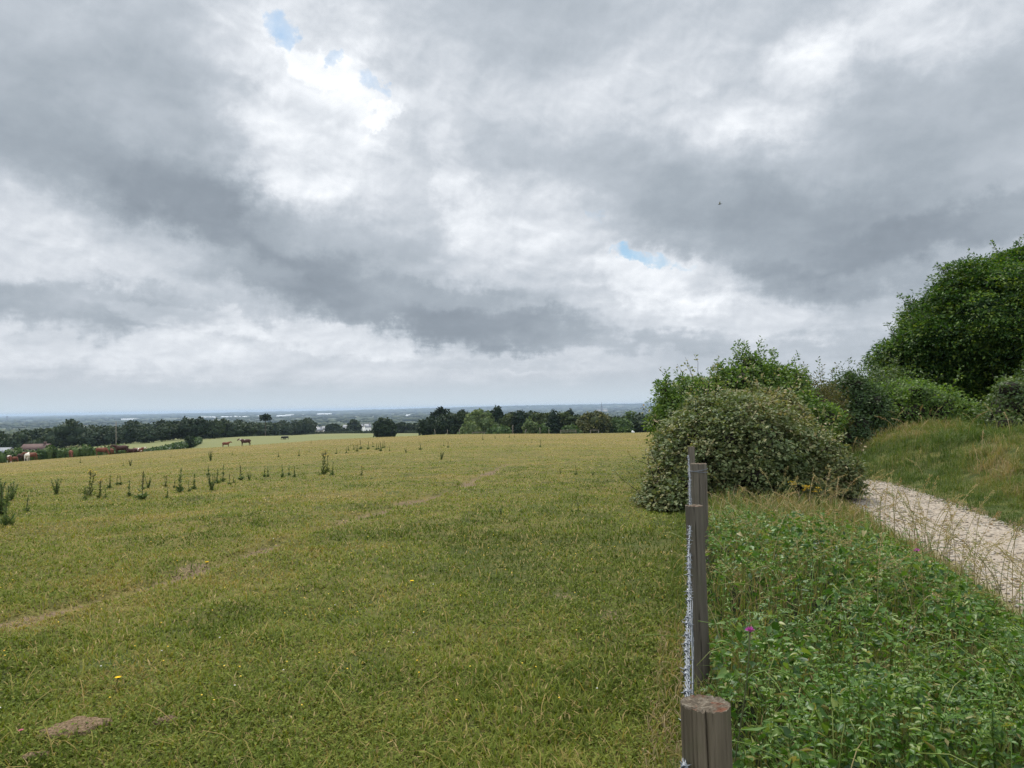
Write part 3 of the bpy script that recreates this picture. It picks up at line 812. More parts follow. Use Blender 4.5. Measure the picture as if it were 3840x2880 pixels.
def sprays(rng, lobes, n, sr, k, L, flat, inset=(.78, 1.04), up=.5, zmin=-1e9, droop=.3, tj=.55, inner=.72):
    lb = np.array(lobes, float); w = lobes_area(lobes); w = w / w.sum()
    li = rng.choice(len(lb), n * 2, p=w)
    d = rdir(n * 2, rng); q = rng.uniform(inset[0], inset[1], n * 2)
    C = lb[li, :3] + d * lb[li, 3:] * q[:, None]
    ok = C[:, 2] > zmin
    for a in range(len(lb)):
        e = np.linalg.norm((C - lb[a, :3]) / lb[a, 3:], axis=1)
        ok &= (e > inner) | (li == a)
    C, d, li = C[ok][:n], d[ok][:n], li[ok][:n]; n = len(C)
    out = unit(d / lb[li, 3:])
    N = unit(np.array([0, 0, 1.]) * up + out * (1 - up) + rng.normal(size=(n, 3)) * .18)
    S = unit(np.cross(N, rng.normal(size=(n, 3)))); B = np.cross(N, S)
    th = rng.uniform(0, 6.283, (n, k)); rho = np.sqrt(rng.random((n, k)))
    srr = sr * rng.uniform(.6, 1.3, (n, 1))
    rad = S[:, None] * np.cos(th)[..., None] + B[:, None] * np.sin(th)[..., None]
    P = C[:, None] + rad * (rho * srr)[..., None] + N[:, None] * (rng.normal(size=(n, k)) * flat * sr - droop * srr * rho ** 2)[..., None]
    A = rad + rng.normal(size=(n, k, 3)) * .5 + out[:, None] * .3
    NN = N[:, None] + rng.normal(size=(n, k, 3)) * tj
    T = rng.random((n, 1)) * .6 + rng.random((n, k)) * .4
    Lq = L * rng.uniform(.65, 1.3, (n, k))
    f = lambda q: q.reshape(-1, 3)
    return f(P), f(A), unit(f(NN)), Lq.ravel(), T.ravel()

def shoots(rng, acc, tw, pts, dirs, lens, k, L, asp, rad=.012, tmean=.6, tm=T_DIA):
    for p, d, ln in zip(pts, dirs, lens):
        d = unit(np.asarray(d, float)[None])[0]
        s = np.linspace(0, 1, 6); wob = np.cumsum(rng.normal(size=(6, 3)) * .035 * ln, 0)
        P = np.asarray(p)[None] + d[None] * (s * ln)[:, None] + wob + np.array([0, 0, .1])[None] * (s ** 2 * ln)[:, None]
        V, Fc = tube(P, np.linspace(rad, rad * .3, 6), 4); tw.add(V, Fc)
        q = rng.uniform(.0, 1., k); C = np.stack([np.interp(q, s, P[:, i]) for i in range(3)], 1)
        sd = unit(np.cross(d[None], rng.normal(size=(k, 3))))
        A = unit(d[None] * .6 + sd); N = unit(np.array([0, 0, 1.]) + rng.normal(size=(k, 3)) * .6)
        C = C + sd * rng.random((k, 1)) * L * 1.3 * (1.1 - q[:, None] * .6)
        V, Fc, T = scatter(tm, C, A, N, L * rng.uniform(.6, 1.25, k), L * asp, np.clip(tmean + rng.normal(size=k) * .2, 0, 1)); acc.add(V, Fc, T)

def bush(name, base, lobes, mat, label, cat, seed, n, sr, k, L, asp=.6, up=.5, flat=.2, sh=0, shl=.6, inset=(.78, 1.04), tj=.55, tm=T_DIA, group=None, core=.74, twig='branches', tmean=.6, shk=14, tmod=None, droop=.3):
    rng = np.random.default_rng(seed)
    o = empty(name, base, label, cat, group)
    acc = Acc(); tw = Acc()
    C, A, N, Lq, T = sprays(rng, lobes, n, sr, k, L, flat, inset, up, .0, droop, tj)
    C[:, 2] = np.maximum(C[:, 2], .02)
    if tmod is not None: T = np.clip(tmod(C, T), 0, 1)
    V, Fc, TT = scatter(tm, C, A, N, Lq, Lq * asp, T); acc.add(V, Fc, TT)
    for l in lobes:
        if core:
            V, f = lump((l[0], l[1], l[2] - .05 * l[5]), np.array(l[3:]) * core, rng, .12); V[:, 2] = np.maximum(V[:, 2], -.05); tw.add(V, f)  # dark solid core: twig mass plus painted shade inside the bush
    if sh:
        lb = np.array(lobes); li = rng.integers(0, len(lb), sh)
        d = rdir(sh, rng); d[:, 2] = np.abs(d[:, 2]) * .9 + .35; d = unit(d)
        pts = lb[li, :3] + d * lb[li, 3:] * .85
        shoots(rng, acc, tw, pts, d * np.array([1.1, 1.1, 1]) + np.array([0, 0, .25]), shl * rng.uniform(.5, 1.3, sh), int(shk * 1.5), L, asp, .007, tmean, tm)
    for q in range(5):
        a = rng.uniform(0, 6.28); l = lobes[q % len(lobes)]
        V, Fc = tube([(0 + .1 * math.cos(a), .1 * math.sin(a), -.1), (l[0] * .6, l[1] * .6, l[2] * .5), (l[0] + .3 * l[3] * math.cos(a), l[1], l[2] + l[5] * .5)], [.05, .035, .012], 6); tw.add(V, Fc)
    acc.build('foliage', mat, o); tw.build(twig, M_TWIG_SHADE, o)
    return o

def knobs(lobes, n, r0, r1, seed, top=-.3):
    rng = np.random.default_rng(seed); lb = np.array(lobes); li = rng.choice(len(lb), n, p=lobes_area(lobes) / lobes_area(lobes).sum())
    d = rdir(n, rng); d[:, 2] = np.maximum(d[:, 2], top); d = unit(d)
    return [tuple(np.concatenate([lb[i, :3] + k * lb[i, 3:] * .93, np.array([1, 1, .8]) * rng.uniform(r0, r1)])) for i, k in zip(li, d)]

def gz(px, Y):
    x = at(px, Y)[0]; return (x, Y, h1(x, Y))

def lob(base, px, py, Y, rx, ry, rz):
    """ellipsoid centred on picture point (px,py) at depth Y, relative to base"""
    p = at(px, Y, py); return (p[0] - base[0], p[1] - base[1], p[2] - base[2], rx, ry, rz)

# the big bramble beside the fence
B0 = gz(752, 13.4)
LB = [lob(B0, 733, 447, 13.4, 1.20, 1.5, .90), lob(B0, 706, 461, 13.0, .80, 1.1, .86), lob(B0, 782, 463, 13.6, .95, 1.3, .74), lob(B0, 810, 479, 13.6, .72, 1.0, .58), lob(B0, 684, 489, 12.6, .46, .8, .50), lob(B0, 743, 429, 14.4, 1.15, 1.2, .68),
      lob(B0, 758, 493, 12.4, 1.0, .7, .5), lob(B0, 668, 503, 12.2, .34, .6, .36), lob(B0, 836, 495, 13.4, .42, .6, .40), lob(B0, 764, 409, 14.2, .6, .7, .36), lob(B0, 714, 413, 13.8, .5, .6, .34)]
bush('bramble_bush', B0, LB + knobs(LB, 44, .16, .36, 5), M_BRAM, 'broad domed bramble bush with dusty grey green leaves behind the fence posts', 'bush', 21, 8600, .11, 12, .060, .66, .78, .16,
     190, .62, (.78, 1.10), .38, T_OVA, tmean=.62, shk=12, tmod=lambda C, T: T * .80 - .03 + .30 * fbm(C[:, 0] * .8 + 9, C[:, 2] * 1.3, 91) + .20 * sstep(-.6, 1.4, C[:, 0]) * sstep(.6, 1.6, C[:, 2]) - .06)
# elder and sallow behind it
B1 = gz(742, 19.0)
LB = [lob(B1, 694, 421, 18.6, .95, 1.0, .95), lob(B1, 749, 411, 19.2, 1.35, 1.2, .95), lob(B1, 710, 399, 19.2, .7, .8, .5), lob(B1, 788, 397, 19.6, .62, .7, .62), lob(B1, 752, 381, 19.4, .62, .7, .36),
      lob(B1, 672, 405, 18.4, .36, .6, .32), lob(B1, 794, 429, 19., .9, 1., .9), lob(B1, 774, 374, 19.6, .40, .6, .26), lob(B1, 688, 387, 18.9, .34, .5, .22), lob(B1, 664, 391, 18.4, .18, .3, .2), lob(B1, 730, 383, 18.9, .34, .5, .24), lob(B1, 748, 367, 19.2, .16, .3, .2), lob(B1, 798, 377, 19.5, .2, .3, .2)]
bush('elder_bush', B1, LB + knobs(LB, 26, .16, .34, 6, 0), M_ELDER, 'bright green elder with twiggy shoots rising behind the bramble bush', 'bush', 22, 3600, .19, 12, .085, .52, .55, .3, 80, .36, (.62, 1.10), .55, T_DIA, tmean=.40, shk=26, core=.6)
B2 = gz(818, 22.0)
LB = [lob(B2, 815, 418, 22, .95, 1, 1.0), lob(B2, 800, 408, 22.3, .6, .8, .6)]
bush('gorse_bush', B2, LB, M_RUST, 'rusty olive bush between the elder and the dark hawthorn', 'bush', 23, 800, .16, 10, .075, .4, .4, .4, 60, .6, (.7, 1.05), .7, T_DIA, tmean=.5, shk=22)
B3 = gz(852, 23.0)
LB = [lob(B3, 846, 435, 22.8, 1.15, 1.1, 1.0), lob(B3, 862, 447, 22.5, 1.0, 1.0, .75), lob(B3, 850, 403, 23.2, .8, .7, .8), lob(B3, 828, 439, 22.6, .8, .9, .9), lob(B3, 833, 401, 23.2, .4, .4, .5), lob(B3, 868, 401, 23.2, .5, .5, .5), lob(B3, 849, 385, 23.2, .22, .3, .4)]
bush('hawthorn_bush', B3, LB + knobs(LB, 22, .2, .42, 7, 0), M_DARKS, 'dark hawthorn with upright shoots at the bend of the track', 'bush', 24, 1900, .19, 11, .09, .55, .45, .3, 46, .55, (.65, 1.05), .55, T_DIA, tmean=.6, shk=26)
B4 = gz(925, 23.5)
LB = [lob(B4, 925, 415, 23.5, 1.25, 1.2, 1.0), lob(B4, 905, 412, 23.8, .9, 1, .85), lob(B4, 942, 424, 23.2, .75, .9, .62), lob(B4, 885, 408, 24.5, .8, .9, .8)]
bush('dogwood_bush', B4, LB + knobs(LB, 22, .22, .5, 8, 0), M_ELDER, 'rounded light green bush on the bank below the big beech', 'bush', 25, 1500, .19, 11, .09, .6, .5, .3, 30, .6, (.7, 1.05), .5, T_DIA, tmean=.5, shk=16)
B5 = gz(1035, 19.5)
LB = [lob(B5, 1030, 415, 19.5, 1.15, 1.1, .95), lob(B5, 1012, 424, 19.3, .6, .8, .5), lob(B5, 1050, 400, 19.8, 1.1, 1, 1.)]
bush('hazel_bush', B5, LB + knobs(LB, 18, .2, .42, 9, 0), M_SHRUB, 'green bush at the right edge standing on the bank before the beech', 'bush', 26, 1100, .18, 11, .085, .6, .5, .3, 24, .6, (.7, 1.05), .5, T_DIA, tmean=.6, shk=16)
B6 = gz(868, 27.0)
LB = [lob(B6, 872, 408, 27, 1.2, 1.2, 1.1), lob(B6, 890, 400, 27.5, 1.1, 1.1, 1.2), lob(B6, 835, 412, 27.5, 1.2, 1.2, .9)]
bush('sallow_bush', B6, LB, M_SHRUB, 'grey green sallow behind the hawthorn, left of the beech', 'bush', 27, 1000, .22, 11, .10, .55, .5, .3, 40, .9, (.65, 1.05), .55, T_DIA, tmean=.55, shk=22)

# the big beech on the bank
def beech():
    Y = 29.; b = gz(1052, Y); rng = np.random.default_rng(31)
    o = empty('beech_tree', b, 'large dark green beech tree filling the right edge on the bank', 'tree')
    L = [lob(b, 1075, 330, Y, 4.4, 4.2, 3.2), lob(b, 1005, 328, Y - .6, 3.1, 3.0, 2.3), lob(b, 952, 337, Y + .2, 1.6, 2.2, 1.35), lob(b, 930, 366, Y + .4, 2.0, 2.2, 1.05), lob(b, 968, 302, Y + .2, 1.2, 1.6, .9), lob(b, 1002, 287, Y, 1.4, 1.8, .9), lob(b, 1040, 270, Y + .2, 1.5, 1.6, .8),
         lob(b, 985, 385, Y + .5, 2.8, 2.0, 1.3), lob(b, 1100, 285, Y + .5, 3.4, 3.4, 2.0), lob(b, 1080, 395, Y, 3.5, 3.2, 1.9), lob(b, 915, 392, Y + .4, 1.5, 1.8, .8), lob(b, 1010, 412, Y + 1, 3.0, 2.0, 1.0), lob(b, 934, 322, Y, .8, 1.2, .6), lob(b, 905, 352, Y, .9, 1.2, .6), lob(b, 1012, 262, Y, .6, .8, .45)]
    L = L + knobs(L, 60, .45, 1.05, 12, -.5)
    acc = Acc(); tw = Acc()
    for k, (nn, ins, sr) in enumerate([(7600, (.84, 1.08), .54), (2600, (.56, .86), .62)]):
        C, A, N, Lq, T = sprays(rng, L, nn, sr, 34, .125, .06, ins, .80, .4, .30, .26, .70)
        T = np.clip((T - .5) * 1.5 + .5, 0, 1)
        V, Fc, TT = scatter(T_DIA, C, A, N, Lq, Lq * .52, T); acc.add(V, Fc, TT)
    # leafy shoot tips breaking the outline
    lb = np.array(L); li = rng.integers(0, len(lb), 330); d = rdir(330, rng); d[:, 2] = np.abs(d[:, 2]) * .8 - .1; d = unit(d)
    shoots(rng, acc, tw, lb[li, :3] + d * lb[li, 3:] * .93, d + np.array([0, 0, .15]), rng.uniform(.4, 1.0, 330), 34, .12, .5, .014, .5)
    tk = [(0, 0, -.4), (.05, 0, 1.0), (.1, .1, 2.6), (.2, 0, 4.6), (.1, 0, 6.4)]
    V, Fc = tube(tk, [.42, .34, .28, .18, .06], 10); tw.add(V, Fc)
    for l in L[:15]:
        z0 = rng.uniform(1.3, 3.2)
        c = np.array(l[:3])
        V, Fc = tube([(.06, 0, z0), (c[0] * .45, c[1] * .45, z0 * .5 + c[2] * .5), tuple(c), tuple(c + np.array([c[0], c[1], 1]) * .12)], [.15, .10, .06, .02], 7); tw.add(V, Fc)
        V, f = lump(c, np.array(l[3:]) * .66, rng, .2); acc.add(V, f, 0.)  # core in the darkest leaf tint, painting the shade inside the crown
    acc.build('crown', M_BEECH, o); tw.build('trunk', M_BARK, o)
beech()
# ------------------------------------------------------------------ far woods on the plain
def far_woods():
    rng = np.random.default_rng(41)
    acc = Acc()
    n = 0
    def blobs(x, y, rx, rz):
        nn = len(x); z = H(x, y)
        k = IC1_V
        amp = 1 + (rng.random((nn, len(k), 1)) - .5) * .55
        V = np.stack([x, y, z + rz * .35], 1)[:, None] + k[None] * np.stack([rx, rx, rz], 1)[:, None] * amp
        Fc = (IC1_F[None] + (np.arange(nn) * len(k))[:, None, None]).reshape(-1, 3)
        acc.add(V.reshape(-1, 3), Fc, np.repeat(rng.random(nn), len(k)))
    # hedgerow and copse trees
    m = 7000
    Y = np.exp(rng.uniform(math.log(780), math.log(9500), m)); t = rng.uniform(-.82, .36, m); x = t * Y
    w = fbm(x * .0032, Y * .0045, 95, 3); hed = np.abs(fbm(x * .006, Y * .006, 96, 2) - .5) < .035
    k = ((w > .50) | hed) & (rng.random(m) < .9); x, Y = x[k], Y[k]; m = len(x)
    blobs(x, Y, rng.uniform(5, 11, m) * (1 + Y / 2600), rng.uniform(4, 7.5, m) * (1 + Y / 9000))
    # wooded ridge on the skyline
    m = 1700
    Y = rng.uniform(9500, 15500, m); t = rng.uniform(-.8, .36, m); x = t * Y
    blobs(x, Y, rng.uniform(40, 120, m), rng.uniform(9, 17, m))
    m = 700
    Y = rng.uniform(14300, 14800, m); t = rng.uniform(-.12, .36, m); x = t * Y
    blobs(x, Y, rng.uniform(60, 160, m), rng.uniform(8, 20, m))
    m = 900
    Y = rng.uniform(17000, 25500, m); t = rng.uniform(-.8, .05, m); x = t * Y
    blobs(x, Y, rng.uniform(90, 260, m), rng.uniform(10, 26, m))
    o = acc.build('far_woods', M_FAR, None, True)
    tag(o, 'blue hazy woods and hedgerows covering the far plain', 'woods', kind='stuff')
far_woods()

# ------------------------------------------------------------------ trees below the pasture
def crown_np(rng, lobes, n, sr, k, L, flat=.3, up=.5, asp=.75):
    acc = Acc()
    C, A, N, Lq, T = sprays(rng, lobes, n, sr, k, L, flat, (.8, 1.08), up, .2, .2, .6)
    V, Fc, TT = scatter(T_QUAD, C, A, N, Lq, Lq * asp, T); acc.add(V, Fc, TT)
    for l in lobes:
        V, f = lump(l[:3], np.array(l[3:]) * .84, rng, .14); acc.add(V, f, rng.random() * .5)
    return acc

def round_lobes(rng, w, h, m=9, low=.15):
    """lobes of a broad crown w wide, h high, standing on the ground"""
    L = [(0, 0, h * .55, w * .36, w * .36, h * .40)]
    for i in range(m):
        a = 6.283 * i / m + rng.normal() * .3; q = rng.uniform(.45, .72); z = h * rng.uniform(low + .15, .78)
        r = w * rng.uniform(.16, .25)
        s = math.sqrt(max(.1, 1 - (abs(z / h - .45) / .6) ** 2))
        L.append((math.cos(a) * w * .5 * q * s, math.sin(a) * w * .5 * q * s, z, r, r, min(r * .9, h * .25)))
    L.append((rng.normal() * w * .06, 0, h * .84, w * .2, w * .2, h * .17))
    return L

def field_tree(name, px, Y, py_top, wpx, mat, label, cat='tree', seed=0, form='round', group=None, n=None):
    rng = np.random.default_rng(seed + 400)
    b = gz(px, Y)
    top = at(px, Y, py_top)[2]; h = top - b[2]; w = wpx / 768 * Y
    o = empty(name, b, label, cat, group)
    tw = Acc()
    if form == 'round': L = round_lobes(rng, w, h, 11)
    elif form == 'dome': L = [(0, 0, h * .42, w * .44, w * .44, h * .52)] + [(math.cos(a) * w * .27, math.sin(a) * w * .27, h * rng.uniform(.35, .62), w * .2, w * .2, h * .27) for a in np.linspace(0, 6.28, 9)[:-1]] + [(0, 0, h * .78, w * .3, w * .3, h * .2)]
    elif form == 'cone': L = [(0, 0, h * z, w * .5 * r, w * .5 * r, h * .2) for z, r in ((.2, .95), (.36, .92), (.52, .78), (.68, .6), (.82, .4), (.92, .2))]
    elif form == 'tall': L = [(rng.normal() * w * .08, rng.normal() * w * .08, h * z, w * .5 * r, w * .5 * r, h * .15) for z, r in ((.2, .8), (.34, .95), (.48, 1.), (.62, .9), (.76, .75), (.88, .5))]
    elif form == 'layer': L = [(rng.uniform(-.2, .2) * w, rng.uniform(-.15, .15) * w, h * z, w * .5 * r, w * .42 * r, h * .12) for z, r in ((.15, .9), (.3, .95), (.45, .9), (.6, .75), (.75, .6), (.9, .34))]
    elif form == 'bush': L = [(0, 0, h * .42, w * .42, w * .4, h * .5), (-w * .26, 0, h * .35, w * .24, w * .24, h * .42), (w * .26, .1, h * .33, w * .25, w * .24, h * .4)]
    elif form == 'spiky':
        L = [(rng.uniform(-.3, .3) * w, rng.uniform(-.2, .2) * w, h * rng.uniform(.35, .6), w * .22, w * .2, h * .34) for _ in range(5)]
        L += [(x_ * w, 0, h * z, w * .09, w * .09, h * .2) for x_, z in ((-.3, .72), (-.08, .84), (.14, .8), (.32, .68))]
    elif form == 'umbrella':
        L = [(w * a, rng.normal() * .2, h * z, w * r, w * r * .8, h * .035) for a, z, r in ((-.30, .80, .22), (.02, .93, .24), (.25, .90, .22), (.12, .985, .16), (-.05, .84, .16), (.34, .80, .12))]
    elif form == 'clump':
        L = [(w * a, rng.normal() * .3, h * z, w * r, w * r, h * .05) for a, z, r in ((-.25, .90, .22), (.1, .95, .26), (.3, .9, .2), (.05, .88, .3))]
    vol = sum(lobes_area(L))
    n = n or int(np.clip(vol * 2.2, 60, 700))
    s = Y / 768.
    acc = crown_np(rng, L, n, 1.6 * s, 7, 1.9 * s)
    if form == 'umbrella':
        lean = -.10 * w
        V, f = tube([(-.05 * w, 0, -.5), (-.02 * w, 0, h * .3), (.06 * w, 0, h * .6), (.04 * w, 0, h * .9)], [.42, .36, .3, .12], 6); tw.add(V, f)
        for l in L[:3] + L[5:]:
            V, f = tube([(.05 * w, 0, h * .55), (l[0] * .5 + .03 * w, l[1], (l[2] + h * .6) / 2), (l[0], l[1], l[2])], [.22, .16, .08], 5); tw.add(V, f)
    else:
        r0 = max(.12, h * .03)
        V, f = tube([(0, 0, -.6), (0.02 * h, 0, h * .3), (0, 0.02 * h, h * (.9 if form == 'clump' else .62))], [r0, r0 * .8, r0 * .3], 7); tw.add(V, f)
    acc.build('crown', mat, o); tw.build('trunk', M_BARK, o)
    return o

K = 'tree row beyond the far fence of the pasture'
TREES = [  # name, px, Y, top row, width px, leaves, form, label
    ('oak_tree', 431, 262, 417.5, 20, M_FAR, 'round', 'dark oak at the left end of the tree row, under the leaning pine'),
    ('pine_tree', 439, 268, 408.0, 17, M_PINE, 'umbrella', 'flat topped pine with a bare forked trunk rising above the tree row'),
    ('oak_tree', 447, 258, 413.5, 22, M_FAR, 'round', 'dark broad oak just right of the bare trunked pine'),
    ('oak_tree', 461, 262, 410.5, 18, M_FAR, 'round', 'tall dark oak between the bare trunked pine and the pale willow'),
    ('willow_tree', 481, 255, 409.5, 26, M_PALE, 'round', 'pale grey green willow, broadest light crown of the tree row'),
    ('ivy_bush', 469, 236, 419.0, 16, M_PALE, 'bush', 'light green ivy covered bush in front of the pale willow'),
    ('pine_tree', 497, 258, 406.8, 12, M_PINE, 'tall', 'tall dark pine with a narrow ragged top right of the pale willow'),
    ('oak_tree', 508, 256, 414.0, 15, M_OLIVE, 'round', 'olive rounded tree right of the tall narrow pine'),
    ('elder_shrub', 499, 232, 424.0, 19, M_HEDGE, 'bush', 'bright green low shrub at the foot of the tall narrow pine'),
    ('cypress_tree', 521, 252, 411.0, 13, M_PINE, 'tall', 'dark upright cypress near the middle of the tree row'),
    ('hazel_tree', 530, 240, 419.0, 11, M_PALE, 'round', 'small pale green tree in front of the dark upright cypress'),
    ('oak_tree', 541, 254, 412.8, 17, M_OLIVE, 'round', 'olive brown oak right of the dark upright cypress'),
    ('hawthorn_tree', 543, 236, 423.0, 8, M_HEDGE, 'bush', 'small round green bush below the olive brown oak'),
    ('yew_tree', 553, 250, 412.5, 15, M_PINE, 'cone', 'blackish cone shaped yew beside the layered cedar'),
    ('cedar_tree', 567, 252, 412.5, 24, M_OLIVE, 'layer', 'cedar with layered branches left of the golden topped dome tree'),
    ('pine_tree', 569, 270, 410.0, 8, M_PINE, 'tall', 'dark pine tip showing behind the layered cedar'),
    ('laurel_bush', 570, 222, 424.0, 15, M_HEDGE, 'bush', 'bright green rounded bush before the layered cedar'),
    ('holm_oak', 594, 240, 411.3, 33, M_GOLD, 'dome', 'great dome shaped holm oak with a golden top'),
    ('ash_tree', 618, 244, 419.0, 20, M_HEDGE, 'round', 'mid green tree right of the golden topped dome tree'),
    ('poplar_tree', 631, 256, 410.5, 11, M_SHRUB, 'spiky', 'feathery upright tree with several spiky tops'),
    ('oak_tree', 640, 246, 414.5, 15, M_FAR, 'round', 'dark rounded tree right of the feathery upright tree'),
    ('oak_tree', 650, 244, 416.5, 13, M_FAR, 'round', 'dark low tree beside the bramble bush on the skyline'),
    ('lime_tree', 662, 215, 405.5, 22, M_HEDGE, 'round', 'tall mid green tree half hidden behind the bramble bush'),
    ('oak_tree', 470, 300, 413.5, 26, M_FAR, 'round', 'dark crown filling the gap behind the pale willow, on its left'),
    ('oak_tree', 486, 300, 412.0, 26, M_FAR, 'round', 'dark crown filling the gap between the willow and the narrow pine'),
    ('oak_tree', 513, 300, 412.5, 30, M_FAR, 'round', 'dark crown behind the olive rounded tree'),
    ('oak_tree', 532, 300, 412.0, 26, M_FAR, 'round', 'dark crown between the upright cypress and the olive brown oak'),
    ('oak_tree', 549, 298, 414.5, 24, M_FAR, 'round', 'dark crown between the olive brown oak and the black yew'),
    ('oak_tree', 580, 300, 416.0, 26, M_FAR, 'round', 'dark crown between the layered cedar and the golden domed tree'),
    ('oak_tree', 609, 300, 418.0, 26, M_FAR, 'round', 'dark crown behind the right flank of the golden domed tree'),
    ('oak_tree', 624, 296, 417.5, 24, M_FAR, 'round', 'dark crown behind the mid green tree'),
    ('oak_tree', 384, 285, 418.3, 22, M_FAR, 'dome', 'isolated dark round tree on the edge of the pasture, left of the tree row'),
    ('oak_tree', 354, 690, 420.8, 10, M_FAR, 'tall', 'tall dark tree standing among the white cottages'),
    ('oak_tree', 334, 680, 425.0, 14, M_FAR, 'round', 'low dark tree between the white cottages'),
    ('oak_tree', 343, 660, 429.0, 13, M_FAR, 'bush', 'dark bush at the foot of the cottages'),
    ('oak_tree', 402, 560, 423.5, 14, M_FAR, 'round', 'hazy dark tree just right of the isolated round tree'),
    ('oak_tree', 414, 580, 424.5, 13, M_FAR, 'round', 'hazy dark low tree left of the tree row'),
    ('oak_tree', 424, 540, 423.0, 12, M_FAR, 'round', 'hazy dark tree touching the left end of the tree row'),
    ('pine_tree', 265, 420, 415.4, 9, M_PINE, 'clump', 'lone pine with a bushy top rising above the long dark wood'),
    ('ash_tree', 189, 232, 437.0, 8, M_FAR, 'round', 'small round tree on the hedge between the two pale fields'),
    ('elder_shrub', 624, 196, 428.0, 8, M_HEDGE, 'bush', 'small green mounded bush on the far edge of the pasture'),
]
for i, (nm, px, Y, top, w, mat, form, lab) in enumerate(TREES):
    field_tree(nm, px, Y, top, w * (1.32 if 425 < px < 670 and form not in ('umbrella', 'dome') else 1.08), mat, lab, 'tree' if 'bush' not in nm and 'shrub' not in nm else 'bush', i, form, K if 425 < px < 670 else None)

def left_wood():
    rng = np.random.default_rng(43)
    acc = Acc()
    protos = []
    for i in range(7):
        h = rng.uniform(7.5, 10.5); w = rng.uniform(9, 15)
        a = crown_np(rng, round_lobes(rng, w, h, 8), 150, .8, 6, .85)
        protos.append((np.concatenate(a.V), a.F, np.concatenate(a.T), a))
    cnt = 0
    def put(x, y, s, dt):
        V, Fs, T, _ = protos[rng.integers(0, 7)]
        c, sn = math.cos(a := rng.uniform(0, 6.28)), math.sin(a)
        W = V * np.array([s * rng.uniform(.85, 1.2), s * rng.uniform(.85, 1.2), s * rng.uniform(.9, 1.12)])
        W = np.stack([W[:, 0] * c - W[:, 1] * sn + x, W[:, 0] * sn + W[:, 1] * c + y, W[:, 2] + h1(x, y) - .4], 1)
        acc.add(W, Fs, np.clip(T * .8 + dt, 0, 1))
    for row, (Y0, st) in enumerate([(350, 7.5), (372, 8.5), (398, 9.), (430, 10), (470, 11)]):
        px = -60. + rng.uniform(0, 10)
        while px < 312:
            t = (px - 512) / 768
            Yq = Y0 + 16 * sstep(90, 50, px) + rng.normal() * 5 + (8 if px > 230 else 0)
            x = at(px, Yq)[0]
            Yq = Yq + 230 * float(sstep(225, 300, px)); x = at(px, Yq)[0]; put(x, Yq, (1 + .35 * float(sstep(240, 300, px))) * rng.uniform(.8, 1.15) * (.92 if px > 190 else 1.05), rng.normal() * .12 + (.12 if px < 75 and row < 2 else 0))
            px += st * rng.uniform(.7, 1.3) * 768 / Yq * .95
    o = acc.build('woodland', M_FAR)
    tag(o, 'long dark belt of woodland below the pasture on the left', 'woodland', kind='stuff')
left_wood()

def hedge(name, pts, hgt, wid, mat, label, seed):
    rng = np.random.default_rng(seed)
    acc = Acc()
    P = np.array(pts, float); seg = np.linalg.norm(np.diff(P, axis=0), axis=1); cum = np.concatenate([[0], np.cumsum(seg)])
    d = 0.
    while d < cum[-1]:
        x = np.interp(d, cum, P[:, 0]); y = np.interp(d, cum, P[:, 1]); r = wid * rng.uniform(.7, 1.2)
        h = hgt * rng.uniform(.8, 1.2)
        L = [(x + rng.normal() * .2, y + rng.normal() * .2, h1(x, y) + h * .5, r, r, h * .55)]
        C, A, N, Lq, T = sprays(rng, L, 26, .45, 5, .42, .3, (.85, 1.1), .5)
        V, Fc, TT = scatter(T_QUAD, C, A, N, Lq, Lq * .8, np.clip(T * .7 + rng.random() * .3, 0, 1)); acc.add(V, Fc, TT)
        V, f = lump(L[0][:3], np.array(L[0][3:]) * .86, rng, .15); acc.add(V, f, rng.random())
        d += r * .95
    o = acc.build(name, mat)
    tag(o, label, 'hedge'); return o
def gxy(px, Y): return (at(px, Y)[0], Y)
hedge('hedge', [gxy(-40, 158), gxy(20, 160), gxy(75, 165), gxy(105, 168), gxy(120, 172)], 2.9, 1.3, M_HEDGE, 'bright green field hedge behind the red cattle on the left', 51)
hedge('hedge', [gxy(118, 176), gxy(150, 192), gxy(172, 215), gxy(190, 240), gxy(198, 275)], 1.7, 1.0, M_DARKS, 'thin green hedge curving between the two pale fields', 52)
hedge('hedge', [gxy(196, 344), gxy(230, 370), gxy(262, 480), gxy(285, 590), gxy(315, 650), gxy(345, 645), gxy(372, 600), gxy(425, 530)], 1.5, 1.0, M_FAR, 'dark low hedge along the far side of the pale field below the cottages', 53)

# ------------------------------------------------------------------ buildings
M_WHITE = plain('white_render', (.74, .73, .70), .8, .1, 3.)
M_CREAM = plain('pale_stone', (.48, .44, .37), .9, .25, 2.)
M_STONEW = plain('grey_stone', (.30, .29, .27), .9, .25, 1.)
M_REDTILE = plain('red_clay_tiles', (.10, .058, .05), .85, .4, 2.)
M_SLATE = plain('slate', (.20, .21, .23), .7, .25, 2.)
M_GLASSR = plain('greenhouse_roof', (.80, .82, .84), .4, .06, .02)
M_DARKP = plain('dark_panes', (.03, .035, .04), .3, .3, 2.)

